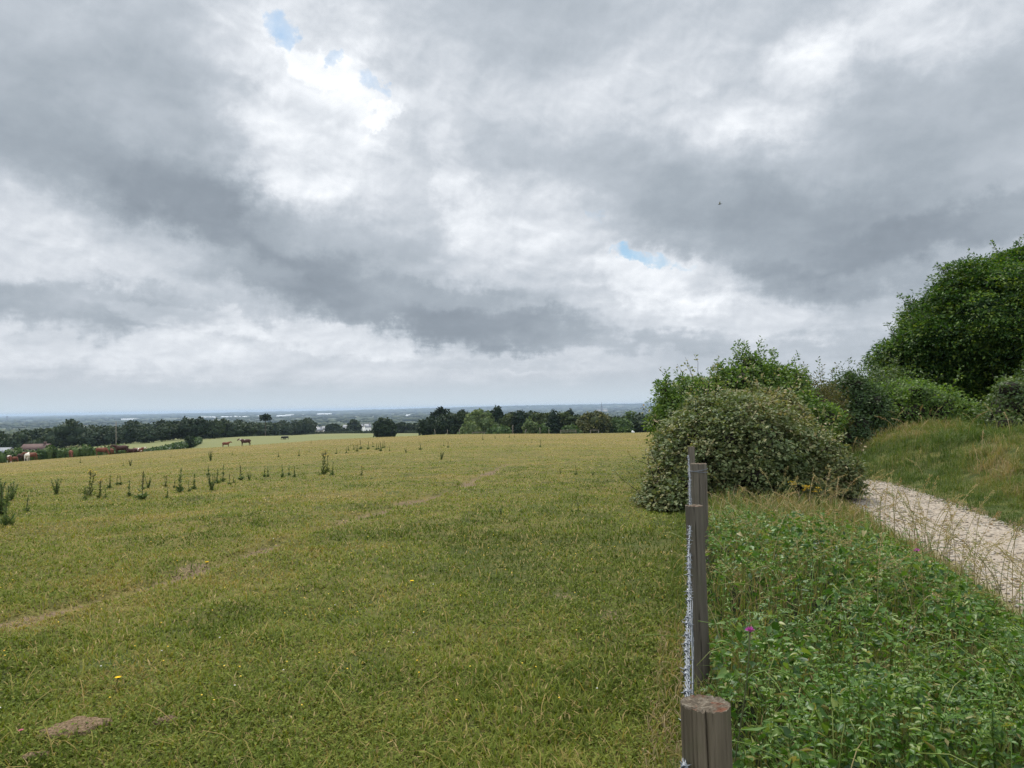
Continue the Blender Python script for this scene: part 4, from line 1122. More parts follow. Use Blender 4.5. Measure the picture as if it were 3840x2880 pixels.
def house(px, Y, w, d, h, rh, wm, rm, label, rz=0., nwin=3, chim=True, cat='house', name='cottage', z=0., group=None):
    b = gz(px, Y); b = (b[0], b[1], b[2] + z)
    o = empty(name, b, label, cat, group, rz)
    a = Acc(); V, f = box(-w / 2, w / 2, -d / 2, d / 2, -1.0, h); a.add(V, f)
    V = np.array([(-w / 2, -d / 2, h), (-w / 2, d / 2, h), (-w / 2, 0, h + rh * .97), (w / 2, -d / 2, h), (w / 2, d / 2, h), (w / 2, 0, h + rh * .97)], float)
    a.add(V, np.array([(0, 2, 1), (3, 4, 5)])); a.build('wall', wm, o)
    a = Acc(); e = .35; t = .22
    for s in (-1, 1):
        dy = (d / 2 + e); zz = h - e * rh / (d / 2)
        V = np.array([(-w / 2 - e, s * dy, zz), (w / 2 + e, s * dy, zz), (w / 2 + e, 0, h + rh), (-w / 2 - e, 0, h + rh), (-w / 2 - e, s * dy, zz + t), (w / 2 + e, s * dy, zz + t), (w / 2 + e, 0, h + rh + t), (-w / 2 - e, 0, h + rh + t)], float)
        a.add(V, np.array([(0, 1, 2, 3), (4, 5, 6, 7), (0, 1, 5, 4), (1, 2, 6, 5), (2, 3, 7, 6), (3, 0, 4, 7)]))
    rf = a.build('roof', rm, o)
    if chim:
        a = Acc(); V, f = box(w * .28, w * .28 + .9, -.45, .45, h + rh * .4, h + rh + 1.1); a.add(V, f); a.build('chimney', rm, rf)
    for i in range(nwin):
        xx = -w / 2 + w * (i + .5) / nwin
        a = Acc(); V, f = box(xx - .5, xx + .5, -d / 2 - .06, -d / 2 + .05, h * .35, h * .35 + 1.1); a.add(V, f); a.build('window', M_DARKP, o)
    return o
house(37, 332, 10.5, 6, 1.5, 1.8, M_CREAM, M_REDTILE, 'long farmhouse with a dull red tiled roof behind the leftmost cattle', R(4), 4, name='farmhouse')
house(5, 318, 5.5, 5, 1.6, 1.6, M_CREAM, M_SLATE, 'low grey roofed barn at the far left before the dark wood', R(-8), 2, False, 'barn', 'barn')
house(317, 690, 10.5, 7, 3.0, 2.4, M_CREAM, M_SLATE, 'largest pale cottage with a grey roof at the end of the dark wood', R(8), 3)
house(312, 730, 10, 7, 5.6, 2.4, M_WHITE, M_GLASSR, 'white roofed house just behind the largest pale cottage', R(-6), 3)
house(325.5, 715, 6, 6, 4.4, 2.2, M_WHITE, M_SLATE, 'white cottage right of the largest pale cottage', R(18), 2)
house(346, 740, 5, 6, 6.2, 2.0, M_WHITE, M_SLATE, 'white house front showing left of the tall dark tree', R(-10), 2)
house(361.5, 740, 5, 6, 6.2, 2.0, M_WHITE, M_SLATE, 'white gable showing right of the tall dark tree', R(70), 2)
house(367, 640, 5, 5, 5.0, 2.4, M_WHITE, M_SLATE, 'small bright white cottage beside the isolated round tree', R(30), 2)
house(279, 620, 4, 3, 1.8, 1.0, M_WHITE, M_SLATE, 'small white hut low at the foot of the dark wood', R(5), 1, False, 'hut', 'hut')
house(299, 640, 5, 3, 1.8, 1.0, M_WHITE, M_SLATE, 'small white shed left of the largest pale cottage', R(-5), 1, False, 'shed', 'shed')
# glasshouses and sheds gleaming on the plain
GH = [(129, 419.0, 18, 'widest'), (208, 417.0, 14, ''), (225, 416.7, 7, ''), (233.5, 416.4, 6.5, ''), (244, 416.6, 9, ''), (258, 416.0, 4, ''), (281, 415.6, 8, ''), (289.5, 415.0, 8.5, ''), (303, 415.0, 2.6, ''), (324.5, 413.8, 14, ''), (408, 415.0, 4, '')]
GL = ['leftmost long white glasshouse on the distant plain', 'wide white glasshouse second from the left on the distant plain', 'short white glasshouse just right of the second wide one', 'middle short white glasshouse of the close trio on the plain', 'white glasshouse right of the close pair on the plain', 'tiny white glasshouse alone below the lone pine', 'white glasshouse just right of the lone pine on the plain',
      'white glasshouse touching the one right of the lone pine', 'tiny white shed far out above the cottages', 'long faint white glasshouse above the cottages', 'small white shed on the plain left of the bare trunked pine']
def plain_y(px, py):
    d = ray(px, py); ys = np.geomspace(900, 24000, 4000)
    g = EYE.z + d.z * ys / d.y - (H(d.x * ys / d.y, ys) + 4)
    return float(ys[int(np.argmax(g < 0))] if (g < 0).any() else 9000.)
for (px, py, wp, _), lab in zip(GH, GL):
    Y = min(plain_y(px, py + .5), 8500.); b = gz(px, Y)
    w = wp / 768 * Y; zt = at(px, Y, py - .35)[2]; zb = at(px, Y, py + .75)[2]
    hh = max(zt - zb, .7 / 768 * Y) ; zb = max(zb, b[2])
    o = empty('glasshouse', (b[0], b[1], zb), lab, 'glasshouse', 'white glasshouses on the plain')
    a = Acc(); V, f = box(-w / 2, w / 2, -30, 30, -(zb - b[2]) - 8, hh * .45); a.add(V, f); a.build('wall', M_WHITE, o)
    a = Acc(); V = np.array([(-w / 2 - .5, -31, hh * .45), (w / 2 + .5, -31, hh * .45), (w / 2 + .5, 0, hh), (-w / 2 - .5, 0, hh), (w / 2 + .5, 31, hh * .45), (-w / 2 - .5, 31, hh * .45)], float)
    a.add(V, np.array([(0, 1, 2, 3), (3, 2, 4, 5), (0, 5, 4, 1)])); a.add(V, np.array([(0, 3, 5), (1, 4, 2)])); a.build('roof', M_GLASSR, o)
# tower block far left
def tower():
    Y = 9000.; b = gz(7.2, Y); zt = at(7.2, Y, 416.2)[2]
    o = empty('tower_block', b, 'grey tower block standing up on the skyline at the far left', 'tower block')
    a = Acc(); V, f = box(-9, 9, -9, 9, -5, zt - b[2]); a.add(V, f); a.build('wall', plain('concrete', (.10, .10, .11), .9, .1, .05), o)
    a = Acc(); V, f = box(-5, 5, -5, 5, zt - b[2], zt - b[2] + 5); a.add(V, f); a.build('lift_housing', M_SLATE, o)
tower()
def church():
    px, Y = 601.6, 6400.; b = gz(px, Y); zt = at(px, Y, 401.4)[2] - b[2]
    o = empty('cathedral', b, 'tall thin cathedral spire on the distant skyline', 'cathedral')
    D = plain('weathered_stone', (.13, .13, .13), .9, .2, .2)
    tw_ = zt * .46
    a = Acc(); V, f = box(-6.5, 6.5, -6.5, 6.5, -5, tw_); a.add(V, f)
    for sx in (-1, 1):
        for sy in (-1, 1):
            V, f = tube([(sx * 6, sy * 6, tw_), (sx * 6, sy * 6, tw_ + 5), (sx * 6, sy * 6, tw_ + 11)], [1.4, 1.2, .1], 6); a.add(V, f)
    a.build('tower', D, o)
    a = Acc(); V, f = tube([(0, 0, tw_ + .2), (0, 0, zt * .7), (0, 0, zt)], [5.6, 3.1, .25], 8); a.add(V, f); a.build('spire', D, o)
    nh = zt * .22
    a = Acc(); V, f = box(8, 48, -8, 8, -5, nh); a.add(V, f); V, f = box(-40, -8, -8, 8, -5, nh * .85); a.add(V, f); a.build('nave', M_CREAM, o)
    a = Acc()
    for x0, x1, zz in ((8, 48, nh), (-40, -8, nh * .85)):
        V = np.array([(x0, -8.5, zz), (x1, -8.5, zz), (x1, 0, zz + 9), (x0, 0, zz + 9), (x1, 8.5, zz), (x0, 8.5, zz)], float)
        a.add(V, np.array([(0, 1, 2, 3), (3, 2, 4, 5), (0, 5, 4, 1)])); a.add(V, np.array([(0, 3, 5), (1, 4, 2)]))
    a.build('roof', M_SLATE, o)
church()

# ------------------------------------------------------------------ far fence posts, rails, troughs, pole
M_POSTFAR = plain('weathered_rail', (.20, .175, .14), .9, .3, 6.)
def stake(px, Y, h, lab, name='fence_stake', group='stakes along the far edge of the pasture', r=.09):
    b = gz(px, Y); a = Acc()
    V, f = tube([(0, 0, -.3), (rng_s.normal() * .03, 0, h * .5), (rng_s.normal() * .06, 0, h)], [r, r, r * .9], 7); a.add(V, f)
    o = a.build(name, M_POSTFAR); o.location = b
    tag(o, lab, 'fence post', group); return o
rng_s = np.random.default_rng(3)
for px, h, lab in [(434.5, 1.3, 'grey stake below the bare trunked pine on the pasture edge'), (447, 1.2, 'grey stake below the dark broad oak on the pasture edge'), (459, 1.2, 'grey stake below the tall dark oak on the pasture edge'),
                   (512.5, 2.2, 'tallest grey stake on the pasture edge before the olive rounded tree'), (525, 1.1, 'short stake on the pasture edge before the dark cypress'), (539.5, 1.5, 'thin stake on the pasture edge before the olive brown oak'), (548.5, 1.1, 'short stake on the pasture edge left of the black yew')]:
    stake(px, 189, h, lab)
def hurdle(px0, px1, Y, h, lab, nr=2, name='rail_fence', cat='fence'):
    b = gz((px0 + px1) / 2, Y); w = (px1 - px0) / 768 * Y
    o = empty(name, b, lab, cat)
    k = max(2, int(w / 2.2) + 1)
    for x in np.linspace(-w / 2, w / 2, k):
        a = Acc(); V, f = tube([(x, 0, -.3), (x, 0, h)], [.08, .075], 6); a.add(V, f); a.build('post', M_POSTFAR, o)
    for i in range(nr):
        z = h * (.92 - .42 * i); a = Acc(); V, f = box(-w / 2 - .1, w / 2 + .1, -.125, -.085, z - .07, z + .07); a.add(V, f); a.build('rail', M_POSTFAR, o)
hurdle(560, 575.5, 187, 1.0, 'weathered rail fence before the layered cedar')
hurdle(590, 598, 186, .95, 'short rail fence below the golden topped dome tree', 1)
hurdle(472, 484, 187, .45, 'low weathered rail below the pale willow', 1)
b = gz(116, 200); a = Acc(); V, f = tube([(0, 0, -.3), (0, 0, 5.), (0, 0, 10.)], [.14, .11, .09], 8); a.add(V, f)
o = a.build('telegraph_pole', M_POSTFAR); o.location = b; tag(o, 'thin pale pole standing before the dark wood, above the dark cow', 'pole')
a = Acc(); V, f = lump((0, 0, .22), (.26, .2, .36), rng_s, .15); a.add(V, f); V, f = lump((.3, .1, .14), (.24, .2, .2), rng_s, .15); a.add(V, f)
o = a.build('salt_lick', M_WHITE, None, True); o.location = gz(632, 192); tag(o, 'small white lump on the pasture edge right of the mounded bush', 'salt lick')

# ------------------------------------------------------------------ cattle
def coat(name, c1, c2, amt, scale=1.6):
    m, nt = nt_new(name); b = NB(nt)
    tc = b.n('ShaderNodeTexCoord').outputs['Object']
    oi = b.n('ShaderNodeObjectInfo')
    v = b.n('ShaderNodeVectorMath', {0: tc, 1: oi.outputs['Location']}, operation='ADD').outputs[0]
    f = b.mapr(b.noise(v, scale, 2, .5), amt - .02, amt + .02)
    fine = b.noise(tc, 14., 3)
    c = b.mix(f, c1, c2); c = b.mix(1., c, b.ramp(fine, [(.2, (.75, .75, .75)), (.8, (1.2, 1.2, 1.2))]), 'MULTIPLY')
    p = b.n('ShaderNodeBsdfPrincipled', {'Base Color': c, 'Roughness': .75, 'Specular IOR Level': .25}); b.n('ShaderNodeOutputMaterial', {'Surface': p.outputs[0]})
    return m
M_COW = {'dark': coat('dark_brown_coat', (.040, .016, .011), (.06, .025, .018), .5), 'red': coat('red_brown_coat', (.13, .042, .022), (.17, .06, .034), .5),
         'redwhite': coat('red_and_white_coat', (.14, .045, .024), (.62, .56, .48), .56), 'white': coat('cream_white_coat', (.62, .57, .48), (.24, .15, .09), .70), 'backwhite': coat('brown_coat_white_rump', (.060, .022, .014), (.55, .47, .40), .62),
         'black': coat('black_coat', (.012, .012, .014), (.02, .02, .02), .5)}

def cow_mesh(pose):
    a = Acc()
    def loft(P, rw, rh, s=10):
        P = np.array(P, float); n = len(P); T = unit(np.gradient(P, axis=0)); S = np.tile([0, 1., 0], (n, 1)); U = unit(np.cross(T, S))
        an = np.arange(s) * 6.28318 / s
        V = (P[:, None] + S[:, None] * np.cos(an)[None, :, None] * np.array(rw)[:, None, None] + U[:, None] * np.sin(an)[None, :, None] * np.array(rh)[:, None, None]).reshape(-1, 3)
        i = np.arange(n - 1)[:, None] * s; j = np.arange(s)[None]; j2 = (j + 1) % s
        Q = np.stack([i + j, i + j2, i + s + j2, i + s + j], -1).reshape(-1, 4)
        V = np.concatenate([V, P[:1], P[-1:]]); k = n * s; e = (n - 1) * s
        t1 = np.stack([(np.arange(s) + 1) % s, np.arange(s), np.full(s, k)], -1); t2 = np.stack([e + np.arange(s), e + (np.arange(s) + 1) % s, np.full(s, k + 1)], -1)
        a.add(V, [Q, t1, t2])
    dz = -.52 if pose == 'lie' else 0.
    # deep barrel, level back, hip bones
    loft([(-.92, 0, 1.08 + dz), (-.86, 0, 1.05 + dz), (-.66, 0, 1.02 + dz), (-.3, 0, .96 + dz), (.1, 0, .93 + dz), (.45, 0, .96 + dz), (.68, 0, 1.02 + dz), (.80, 0, 1.06 + dz)],
         [.06, .20, .29, .34, .36, .31, .24, .12], [.08, .22, .31, .36, .37, .36, .31, .16], 12)
    if pose == 'graze': nk = [(.62, 0, 1.12), (.86, 0, .98), (1.06, 0, .66), (1.16, 0, .42)]; hd = [(1.12, 0, .50), (1.18, 0, .38), (1.26, 0, .20), (1.32, 0, .06), (1.33, 0, .02)]
    else: nk = [(.60, 0, 1.14 + dz), (.84, 0, 1.20 + dz), (1.06, 0, 1.28 + dz), (1.16, 0, 1.32 + dz)]; hd = [(1.08, 0, 1.40 + dz), (1.18, 0, 1.36 + dz), (1.36, 0, 1.24 + dz), (1.52, 0, 1.12 + dz), (1.55, 0, 1.10 + dz)]
    loft(nk, [.17, .15, .12, .10], [.28, .22, .17, .13]); loft(hd, [.05, .12, .10, .075, .03], [.06, .13, .12, .08, .03], 8)
    h0 = np.array(hd[1])
    for s in (-1, 1):
        loft([h0 + (-.02, s * .08, .04), h0 + (-.04, s * .17, .05), h0 + (-.05, s * .25, .02)], [.05, .05, .02], [.04, .05, .02], 6)     # ears
        if pose == 'lie':
            loft([(.55, s * .22, .3), (.75, s * .26, .14), (.50, s * .3, .07), (.42, s * .3, .06)], [.1, .07, .05, .04], [.1, .07, .05, .04], 6)
            loft([(-.6, s * .25, .36), (-.3, s * .36, .2), (-.55, s * .40, .08), (-.35, s * .42, .06)], [.2, .13, .06, .05], [.2, .13, .06, .05], 6)
        else:
            st = .07 * s
            loft([(.60, s * .17, .98), (.60 + st, s * .18, .62), (.60 + st, s * .18, .36), (.61 + st * 1.5, s * .18, .10), (.64 + st * 1.5, s * .18, 0)], [.11, .085, .05, .042, .06], [.13, .09, .055, .045, .06], 8)
            loft([(-.66, s * .19, 1.02), (-.62 - st, s * .21, .74), (-.80 - st, s * .2, .46), (-.76 - st, s * .2, .12), (-.73 - st, s * .2, 0)], [.14, .11, .055, .045, .06], [.20, .15, .065, .05, .06], 8)
    if pose != 'lie': loft([(-.92, 0, 1.14), (-1.0, 0, 1.0), (-1.0, 0, .7), (-.98, 0, .45)], [.035, .03, .025, .05], [.035, .03, .025, .05], 6)
    o = a.build('cow_' + pose, M_COW['dark'])
    md = o.modifiers.new('r', 'REMESH'); md.mode = 'VOXEL'; md.voxel_size = .032
    dg = bpy.context.evaluated_depsgraph_get(); me = bpy.data.meshes.new_from_object(o.evaluated_get(dg))
    me.polygons.foreach_set('use_smooth', np.ones(len(me.polygons), bool))
    old = o.data; bpy.data.objects.remove(o); bpy.data.meshes.remove(old)
    return me
COW_ME = {p: cow_mesh(p) for p in ('graze', 'stand', 'lie')}
COWS = [  # px, row, nominal depth, heading, pose, coat, size, label
    (9.5, 460, 134, -80, 'graze', 'redwhite', 1.0, 'red and white cow grazing head on, leftmost of the herd', 'herd'),
    (15.2, 459.6, 137, -60, 'graze', 'red', .72, 'small brown calf beside the leftmost red and white cow'),
    (20.5, 459.4, 138, 70, 'graze', 'dark', 1.05, 'big dark brown cow seen from behind next to the white cow'),
    (27.2, 459.2, 134, 80, 'stand', 'white', 1.05, 'cream white cow seen from behind, the only white one'),
    (31.0, 458, 140, -150, 'stand', 'red', 1.1, 'red backed cow standing behind the white cow'),
    (71.0, 455.6, 139, -85, 'graze', 'red', 1.0, 'lone red brown cow head on before the bright hedge'),
    (101.5, 453.8, 137, -25, 'graze', 'red', 1.05, 'red brown cow grazing to the right below the pale field'),
    (111.8, 452.6, 139, 100, 'stand', 'red', .82, 'small brown cow between the grazing cow and the large dark one'),
    (121.0, 452.5, 134, 180, 'stand', 'dark', 1.12, 'large dark brown cow in full side view facing left'),
    (132.0, 450.9, 139, 160, 'lie', 'dark', 1.0, 'dark cow lying down right of the large dark brown cow'),
    (138.0, 450.7, 137, -20, 'lie', 'redwhite', 1.0, 'red and white cow lying down at the right end of the herd'),
    (226.0, 444.2, 168, 10, 'stand', 'red', .82, 'small brown calf alone left of the white rumped cow'),
    (245.5, 443.4, 158, 183, 'stand', 'backwhite', 1.05, 'brown cow with a white rump walking left on the crest'),
    (283.2, 439.6, 262, 40, 'graze', 'black', .9, 'tiny black cow in the lower field, left of its pair'),
    (286.3, 439.4, 258, 150, 'graze', 'black', .9, 'tiny black cow in the lower field, right of its pair'),
]
for px, py, Y, hd, pose, c, s, lab, *_ in COWS:
    d = ray(px, py); ys = np.linspace(60, Y + 12 if Y < 200 else 290, 500); k = ys / d.y; g = EYE.z + d.z * k - H(d.x * k, ys)
    if Y > 200: g[ys < 230] = 99.
    i = int(np.argmax(g < 0)) if (g < 0).any() else int(np.argmin(g))
    b = (d.x * k[i], ys[i], h1(d.x * k[i], ys[i]))
    s = s * min(max(b[1] / Y, .8), 1.35)
    me = COW_ME[pose]
    o = bpy.data.objects.new('cow', me.copy()); COL.objects.link(o)
    o.data.materials.clear(); o.data.materials.append(M_COW[c])
    o.location = (b[0], b[1], b[2] - .03); o.rotation_euler = (0, 0, R(hd) + math.atan2(-b[0], b[1])); o.scale = (s,) * 3
    tag(o, lab, 'cow', 'cattle grazing on the pasture')
for me in COW_ME.values(): bpy.data.meshes.remove(me)

# ------------------------------------------------------------------ bird
def bird():
    p = at(719.8, 60., 204.2)
    o = empty('bird', p, 'small bird gliding high in the grey sky above the bushes', 'bird')
    a = Acc()
    V, f = tube([(-.17, 0, .02), (-.12, 0, .02), (-.05, 0, .0), (.05, 0, -.01), (.12, 0, -.01), (.16, 0, 0), (.19, 0, -.005)], [.012, .03, .045, .042, .03, .022, .004], 8); a.add(V, f)
    V = np.array([(-.14, -.015, .02), (-.14, .015, .02), (-.27, .04, .03), (-.27, -.04, .03), (-.14, 0, .012), (-.27, 0, .022)], float)
    a.add(V, np.array([(0, 1, 2, 3), (0, 3, 5, 4), (1, 4, 5, 2)]))
    a.build('body', plain('dark_feathers', (.03, .035, .042), .8, .2, 20.), o)
    for s, zz, m in ((1, .22, (.55, .57, .60)), (-1, .10, (.05, .055, .065))):  # light painted into the wings: one pale as lit, one dark as shaded
        a = Acc()
        P = [(.07, s * .03, .01), (-.06, s * .03, .01), (.06, s * .17, zz * .6), (-.08, s * .17, zz * .6 - .006), (-.03, s * .30, zz), (-.08, s * .31, zz - .004)]
        V = np.array(P + [(x, y, z - .008) for x, y, z in P], float)
        a.add(V, np.array([(0, 1, 3, 2), (2, 3, 5, 4), (6, 8, 9, 7), (8, 10, 11, 9), (0, 2, 8, 6), (2, 4, 10, 8), (1, 7, 9, 3), (3, 9, 11, 5), (4, 5, 11, 10), (0, 6, 7, 1)]))
        a.build('wing', plain('wing_feathers', m, .8, .2, 20.), o)
    o.rotation_euler = (R(8), R(6), R(168)); o.scale = (.75, .75, .75)
bird()
# ------------------------------------------------------------------ post and barbed wire fence
def wood_mat(name, base, light):
    m, nt = nt_new(name); b = NB(nt)
    tc = b.n('ShaderNodeTexCoord').outputs['Object']
    mp = b.n('ShaderNodeMapping', {0: tc}); mp.inputs['Scale'].default_value = (60, 60, 2.6)
    g = b.noise(mp.outputs[0], 1., 5, .65, .4)
    mp2 = b.n('ShaderNodeMapping', {0: tc}); mp2.inputs['Scale'].default_value = (17, 17, 1.3)
    g2 = b.noise(mp2.outputs[0], 1., 3, .6, .3)
    c = b.mix(b.mapr(g, .25, .75), base, light)
    c = b.mix(b.mapr(g2, .35, .7, 0, .6), c, tuple(q * .5 for q in base))
    moss = b.mapr(b.noise(tc, 9., 4), .55, .75, 0, .5)
    c = b.mix(moss, c, (.085, .090, .045))
    p = b.n('ShaderNodeBsdfPrincipled', {'Base Color': c, 'Roughness': .92, 'Specular IOR Level': .15})
    bp = b.n('ShaderNodeBump', {'Height': b.math('ADD', g, b.math('MULTIPLY', g2, .8)), 'Strength': .9, 'Distance': .006}); nt.links.new(bp.outputs[0], p.inputs['Normal'])
    b.n('ShaderNodeOutputMaterial', {'Surface': p.outputs[0]}); return m
M_POST = wood_mat('weathered_post_wood', (.088, .070, .047), (.190, .156, .112))
M_POST2 = wood_mat('grey_post_wood', (.078, .067, .052), (.150, .130, .102))
M_POST3 = wood_mat('silver_post_wood', (.095, .080, .062), (.19, .165, .13))
def endgrain():
    m, nt = nt_new('lichened_end_grain'); b = NB(nt)
    tc = b.n('ShaderNodeTexCoord').outputs['Object']
    n = b.noise(tc, 70., 4, .7); n2 = b.noise(tc, 26., 3)
    c = b.ramp(n, [(.25, (.035, .027, .019)), (.5, (.105, .085, .062)), (.75, (.24, .21, .165))])
    c = b.mix(b.mapr(n2, .54, .66), c, b.mix(n, (.07, .032, .02), (.17, .075, .045)))
    p = b.n('ShaderNodeBsdfPrincipled', {'Base Color': c, 'Roughness': .95, 'Specular IOR Level': .1})
    bp = b.n('ShaderNodeBump', {'Height': n, 'Strength': 1., 'Distance': .01}); nt.links.new(bp.outputs[0], p.inputs['Normal'])
    b.n('ShaderNodeOutputMaterial', {'Surface': p.outputs[0]}); return m
M_END = endgrain()
M_WIRE = plain('galvanised_wire', (.20, .215, .235), .55, .4, 90., 0, .5, .3)

def post(parent, x, y, ztop, r, seed, mat, lean=(0, 0), cracks=7, na=96, label=None, split=None, slant=0.):
    """round post: grooved shell with drying cracks; top is a sub-part"""
    rng = np.random.default_rng(seed)
    z0 = h1(x, y) - .25
    zs = np.concatenate([np.linspace(z0, ztop - .10, 40), np.linspace(ztop - .09, ztop, 12)])
    th = np.linspace(0, 2 * math.pi, na, endpoint=False)
    rad = np.ones((len(zs), na)) * r
    rad += r * .05 * (fbm(np.cos(th)[None] * 1.6 + 5 + zs[:, None] * .4, np.sin(th)[None] * 1.6 + zs[:, None] * .3, seed) - .5) * 2
    rad += r * .018 * (vnoise(th[None] * 14, zs[:, None] * 2.2, seed + 3) - .5) * 2
    for k in range(cracks):
        a0 = rng.uniform(0, 6.283) if k else -math.pi / 2 - .02 - (math.atan2(x, y))
        wdt = (rng.uniform(.012, .022) if k else .030); dep = rng.uniform(.05, .11) if k else .32
        zl = ztop - (rng.uniform(.25, 1.0) if k else 1.5)
        aa = a0 + .16 * (ztop - zs) + .05 * np.sin(zs * 9 + k)
        dl = np.abs((th[None] - aa[:, None] + math.pi) % (2 * math.pi) - math.pi)
        rad -= r * dep * np.exp(-(dl / wdt) ** 2) * sstep(zl, zl + .25, zs)[:, None]
    if split is not None:                                        # a gap weathered right through one side
        a0, zc, zw, dep = split
        dl = np.abs((th[None] - a0 + math.pi) % (2 * math.pi) - math.pi)
        rad -= r * dep * np.exp(-(dl / .20) ** 2) * np.exp(-((zs[:, None] - zc) / zw) ** 2)
    edge = (vnoise(th * 9, th * 0, seed + 9) - .5) * .005 + slant * np.cos(th) * r
    ZZ = zs[:, None] + edge[None] * sstep(ztop - .12, ztop, zs)[:, None]
    lx = lean[0] * (zs - z0)[:, None]; ly = lean[1] * (zs - z0)[:, None]
    X = np.cos(th)[None] * rad + lx; Yv = np.sin(th)[None] * rad + ly
    V = np.stack([X, Yv, ZZ - h1(x, y)], -1).reshape(-1, 3)
    i = np.arange(len(zs) - 1)[:, None] * na; j = np.arange(na)[None]; j2 = (j + 1) % na
    Q = np.stack([i + j, i + j2, i + na + j2, i + na + j], -1).reshape(-1, 4)
    o = mesh_np('post', V, [Q], mat, parent, None, True)
    o.location = (x - parent.location.x, y - parent.location.y, h1(x, y) - parent.location.z)
    if label: o['label'] = label
    # top: concentric rings, crumbly
    rings = np.linspace(1, .04, 14)
    e = V[-na:]; cx = e.mean(0)
    P = [e - np.array([0, 0, .0005])]
    for q in rings[1:]:
        ring = cx + (e - cx) * q
        ring[:, 2] = cx[2] + (e[:, 2] - cx[2]) * q - .004 * sstep(1, .85, q) + .012 * (fbm(ring[:, 0] * 55 + seed, ring[:, 1] * 55, seed + 5) - .45)
        P.append(ring)
    P = np.concatenate(P); nr = len(rings)
    i = np.arange(nr - 1)[:, None] * na
    Q = np.stack([i + j, i + j2, i + na + j2, i + na + j], -1).reshape(-1, 4)
    P = np.concatenate([P, cx[None] - np.array([[0, 0, .002]])]); k = (nr - 1) * na
    Tt = np.stack([k + np.arange(na), k + (np.arange(na) + 1) % na, np.full(na, nr * na)], -1)
    t = mesh_np('post_top', P, [Q, Tt], M_END, o, None, True)
    return o

FENCE = empty('barbed_wire_fence', (.43, 1.7, h1(.43, 1.7)), 'weathered round post and barbed wire fence dividing the pasture from the verge', 'fence')
def pz(py, px, Y): return at(px, Y, py)[2]
P1 = (at(710.5, 1.72, 730)[0], 1.72); P2 = (at(700.3, 4.45, 580)[0], 4.45); P3 = (at(699.0, 7.3, 490)[0], 7.3); P4 = (at(691.9, 10.6, 455)[0], 10.6)
post(FENCE, *P1, pz(703.5, 708.6, 1.72), .0535, 1, M_POST, (-.008, 0), 16, 160, 'thick near post with a long drying crack and a crumbling lichened top', None, .0)
post(FENCE, *P2, pz(505.5, 699.3, 4.45), .0500, 2, M_POST2, (-.020, 0), 5, 72, 'plain dark grey post, second from the camera')
post(FENCE, *P3, pz(463.5, 700.5, 7.3), .078, 3, M_POST3, (0, 0), 9, 72, 'thick split post with a gap through its side', (-math.pi / 2 + .95, pz(492, 700, 7.3), .11, .85))
post(FENCE, *P4, pz(446.8, 691.9, 10.6), .046, 4, M_POST3, (-.006, 0), 4, 48, 'thin grey post farthest along before the bramble')
P0 = uv_xy(-.004, -1.4)
post(FENCE, float(P0[0]), float(P0[1]), h1(*[float(q) for q in P0]) + 1.0, .05, 5, M_POST2, (0, 0), 5, 48)

